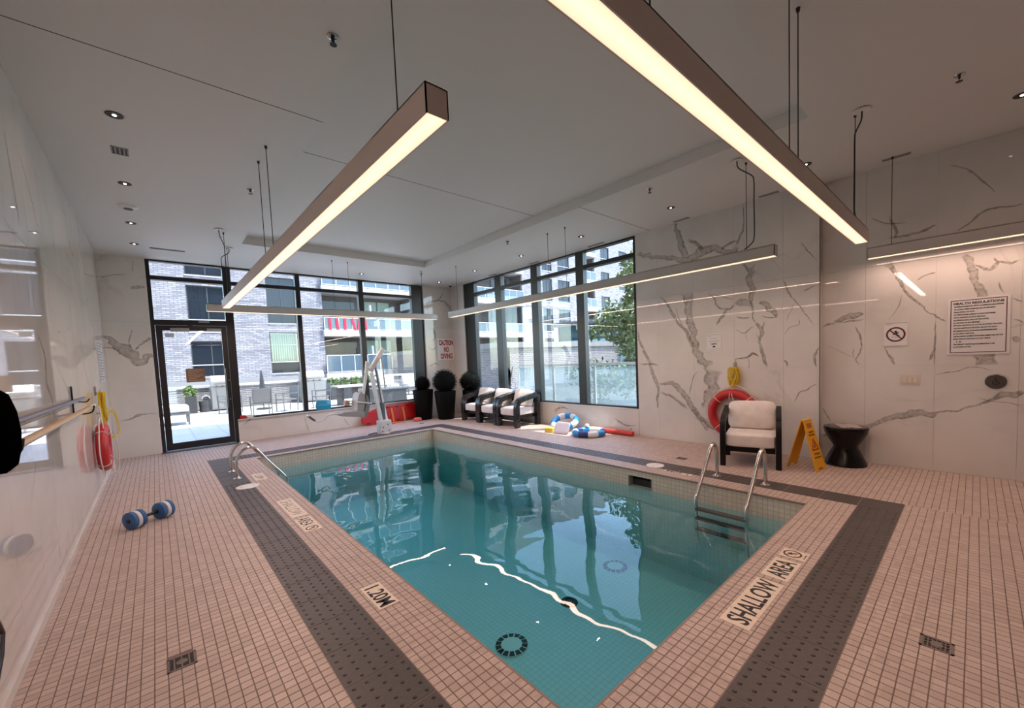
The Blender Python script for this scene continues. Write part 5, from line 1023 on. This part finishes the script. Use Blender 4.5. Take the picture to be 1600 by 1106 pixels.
MB().tube([lp(x, y, -.1) for x, y in ((530, 647), (514, 646.5), (507, 651), (500, 657), (492, 657.5), (488, 655))], .014, 10, smooth=5).build('footrest_tube', LW, t, smooth=True); lbar((479.5, 649.5), (489, 656.5), .03, .16, 'footplate', LG, dy=-.1); lbar((477.5, 648), (481, 650), .03, .12, 'footplate_tip', LW, dy=-.1)
MB().tube([(.0, .05, .02), (-.15, .15, .012), (-.3, .1, .01)], .01, 8, smooth=4).build('floor_cable', LG, t, smooth=True)

# things on the window sill
t = tag(empty('blue_tub', (2.87, 10.214, .49)), 'translucent blue plastic tub on the sill under the far window', 'tub')
BT = M('blue_tub', (.02, .28, .46), .15); 
MB().lathe([(.13, 0), (.16, .01), (.17, .12), (.15, .2), (.11, .225), (.01, .23)], 24, Matrix.Scale(.24, 4, Y_)).build('body', BT, t, smooth=True); MB().lathe([(.172, .11), (.175, .13)], 24, Matrix.Scale(.24, 4, Y_)).build('rim', M('blue_rim', (.10, .42, .58), .2), t)
t = tag(empty('float', (1.36, 10.213, .49)), 'small red and white float lying on the sill beside the door', 'float'); MB().cushion(.12, .07, .07, Matrix.Translation((-.06, 0, .036)), n=4).build('red_half', REDP, t, smooth=True); MB().cushion(.12, .07, .07, Matrix.Translation((.06, 0, .036)), n=4).build('white_half', SKW, t, smooth=True)

# ------------------------------------------------------------------ notices, switches
def sheet(nm, o, xd, label, w, h, mt=PAPER, cat='notice'):
    t = tag(empty(nm, o), label, cat); m_ = world_of(t).inverted() @ basis(o, xd, Z_); MB().box(-w/2, w/2, -h/2, h/2, -.004, .001, m_).build('sheet', mt, t); return t
xw = -Y_                                     # reading direction on the right-hand walls
o = Vector((6.241, YB-.006, 1.848)); t = sheet('warning_sign', o, X_, 'white sign with red CAUTION NO DIVING lettering in the far corner', .56, .60, M('sign_pale', (.80, .80, .77), .4), 'sign')
for s_, z, w in (('CAUTION', .19, .47), ('NO', -.005, .15), ('DIVING', -.195, .385)): text('lettering', s_, .16, M('caution_red', (.38, .012, .03), .6), o+Vector((.0, -.0015, z)), X_, Z_, t, width=w, height=.155, bold=.006)
o = Vector((XR2-.005, -.01, 1.648)); t = sheet('health_poster', o, xw, 'large white HEALTH REGULATIONS poster with dark border on the right wall', .455, .615, PAPER, 'poster')
m_ = world_of(t).inverted() @ basis(o, xw, Z_)
for q_ in ((-.205, .205, .281, .288), (-.205, .205, -.288, -.281), (-.205, -.198, -.288, .288), (.198, .205, -.288, .288)): MB().box(q_[0], q_[1], q_[2], q_[3], .001, .0016, m_).build('border_line', MAROON, t)
text('title', 'HEALTH REGULATIONS', .04, DARKINK, o+Vector((-.0018, 0, .252)), xw, Z_, t, width=.365, height=.026, bold=.001)
BODY = """NO PERSON INFECTED WITH A COMMUNICABLE DISEASE
OR HAVING OPEN SORES ON HIS OR HER BODY
SHALL ENTER THE POOL
NO PERSON SHALL BRING A GLASS CONTAINER
ONTO THE DECK OR INTO THE POOL
NO PERSON SHALL POLLUTE THE WATER
IN THE POOL IN ANY MANNER
SPITTING, SPOUTING OF WATER, BLOWING THE NOSE
ARE PROHIBITED IN THE POOL OR ON THE DECK
NO PERSON SHALL ENGAGE IN BOISTEROUS PLAY
IN OR ABOUT THE POOL
THE MAXIMUM NUMBER OF BATHERS PERMITTED ON THE
DECK AND IN THE POOL AT ANY TIME IS
   16
THE NEAREST TELEPHONE FOR EMERGENCY USE
IS LOCATED AT THE"""
for i, ln in enumerate(BODY.split('\n')):
    z = .218-i*.0295; L_ = len(ln); wd = min(.36, L_*.0078)
    text('text_line', ln, .02, DARKINK, o+Vector((-.0018, .180-wd/2, z)), xw, Z_, t, width=wd, height=.014, bold=.0004)
o = Vector((XR2-.005, .648, 1.60)); t = sheet('no_diving_notice', o, xw, 'square white notice with round no diving symbol on the right wall', .215, .275, PAPER)
no_dive(t, o+Vector((-.0012, 0, .0)), xw, Z_, .088); text('lettering', 'NO DIVING', .012, DARKINK, o+Vector((-.0016, .06, .118)), xw, Z_, t, width=.05)
MB().box(-.10, .10, .134, .138, .001, .0016, world_of(t).inverted() @ basis(o, xw, Z_)).build('top_edge', JOINT, t)
o = Vector((XR-.005, 2.738, 1.63)); t = sheet('capacity_notice', o, xw, 'small white notice with bold black word above the life ring wall', .225, .265, PAPER)
m_ = world_of(t).inverted() @ basis(o, xw, Z_)
for z, w, h in ((.112, .20, .004), (.088, .05, .006), (.052, .10, .004), (.012, .16, .005), (-.112, .20, .004)): MB().box(-w/2 if z != .088 else -.09, w/2 if z != .088 else -.04, z-h/2, z+h/2, .001, .0016, m_).build('text_line', M('notice_ink', (.25, .25, .26), .5), t)
text('lettering', 'GSW', .03, DARKINK, o+Vector((-.0016, 0, -.03)), xw, Z_, t, width=.085, height=.028, bold=.001); MB().lathe([(.001, 0), (.022, 0), (.022, .0008)], 18, m_ @ Matrix.Translation((0, -.073, .001)) @ Matrix.Scale(.55, 4, Y_)).build('emblem', DARKINK, t)
o = Vector((XR2-.004, .517, 1.055)); t = sheet('light_switch', o, xw, 'cream three rocker light switch plate under the no diving notice', .175, .115, M('switch_plate', (.64, .56, .48), .4), 'switch'); m_ = world_of(t).inverted() @ basis(o, xw, Z_)
for k in (-1, 0, 1): MB().box(k*.047-.017, k*.047+.017, -.033, .033, .001, .006, m_).build('rocker', M('switch_rocker', (.68, .60, .52), .35), t, bevel=.002)
o = Vector((XR2-.002, -.149, 1.048)); t = tag(empty('door_button', o), 'round grey accessible door push button below the poster', 'push button'); m_ = world_of(t).inverted() @ basis(o, xw, Z_)
MB().lathe([(.078, -.004), (.078, .012), (.07, .02), (.01, .021)], 36, m_).build('plate', M('button_metal', (.12, .11, .105), .35, .7), t, smooth=True)
q = MB(); f = .0215
q.lathe([(.001, f), (.008, f), (.008, f+.001)], 12, m_ @ Matrix.Translation((-.004, .036, 0))); q.torus(.022, .004, m_ @ Matrix.Translation((.0, -.014, f)), 22, 5, PI*.75, PI*2.05)
for a, b in (((-.004, .026), (-.002, -.004)), ((-.002, -.004), (.018, -.006)), ((.018, -.006), (.027, -.03)), ((-.004, .012), (.014, .010)), ((.027, -.03), (.034, -.027))): q.bar(m_ @ Vector((*a, f)), m_ @ Vector((*b, f)), .007, .001, m_.to_3x3() @ Z_)
q.build('wheelchair_symbol', DARKINK, t)
# papers taped to the door glass
o = Vector((.598, YB+.054, 1.433)); t = sheet('door_notice', o, X_, 'brown backlit notice taped to the glass of the door', .29, .265, M('brown_paper', (.20, .11, .07), .7))
m_ = world_of(t).inverted() @ basis(o, X_, Z_)
for k in range(7): MB().box(-.11, .11-.05*(k % 3), .10-.033*k-.006, .10-.033*k+.006, .001, .0018, m_).build('text_line', M('brown_ink', (.42, .28, .18), .7), t)
o = Vector((.265, YB+.054, 2.215)); t = sheet('door_sticker', o, X_, 'small pale sticker at the top corner of the door glass', .13, .075, M('sticker', (.55, .62, .66), .6))
t = tag(MB().tube([(0, 0, -.03), (.05, -.12, .9), (.08, -.2, 1.25)], .018, 8).build('garden_pole', PDK, None, loc=(7.9, 9.55, 0)), 'thin dark pole leaning outside the side window behind the wicker armchairs', 'pole')
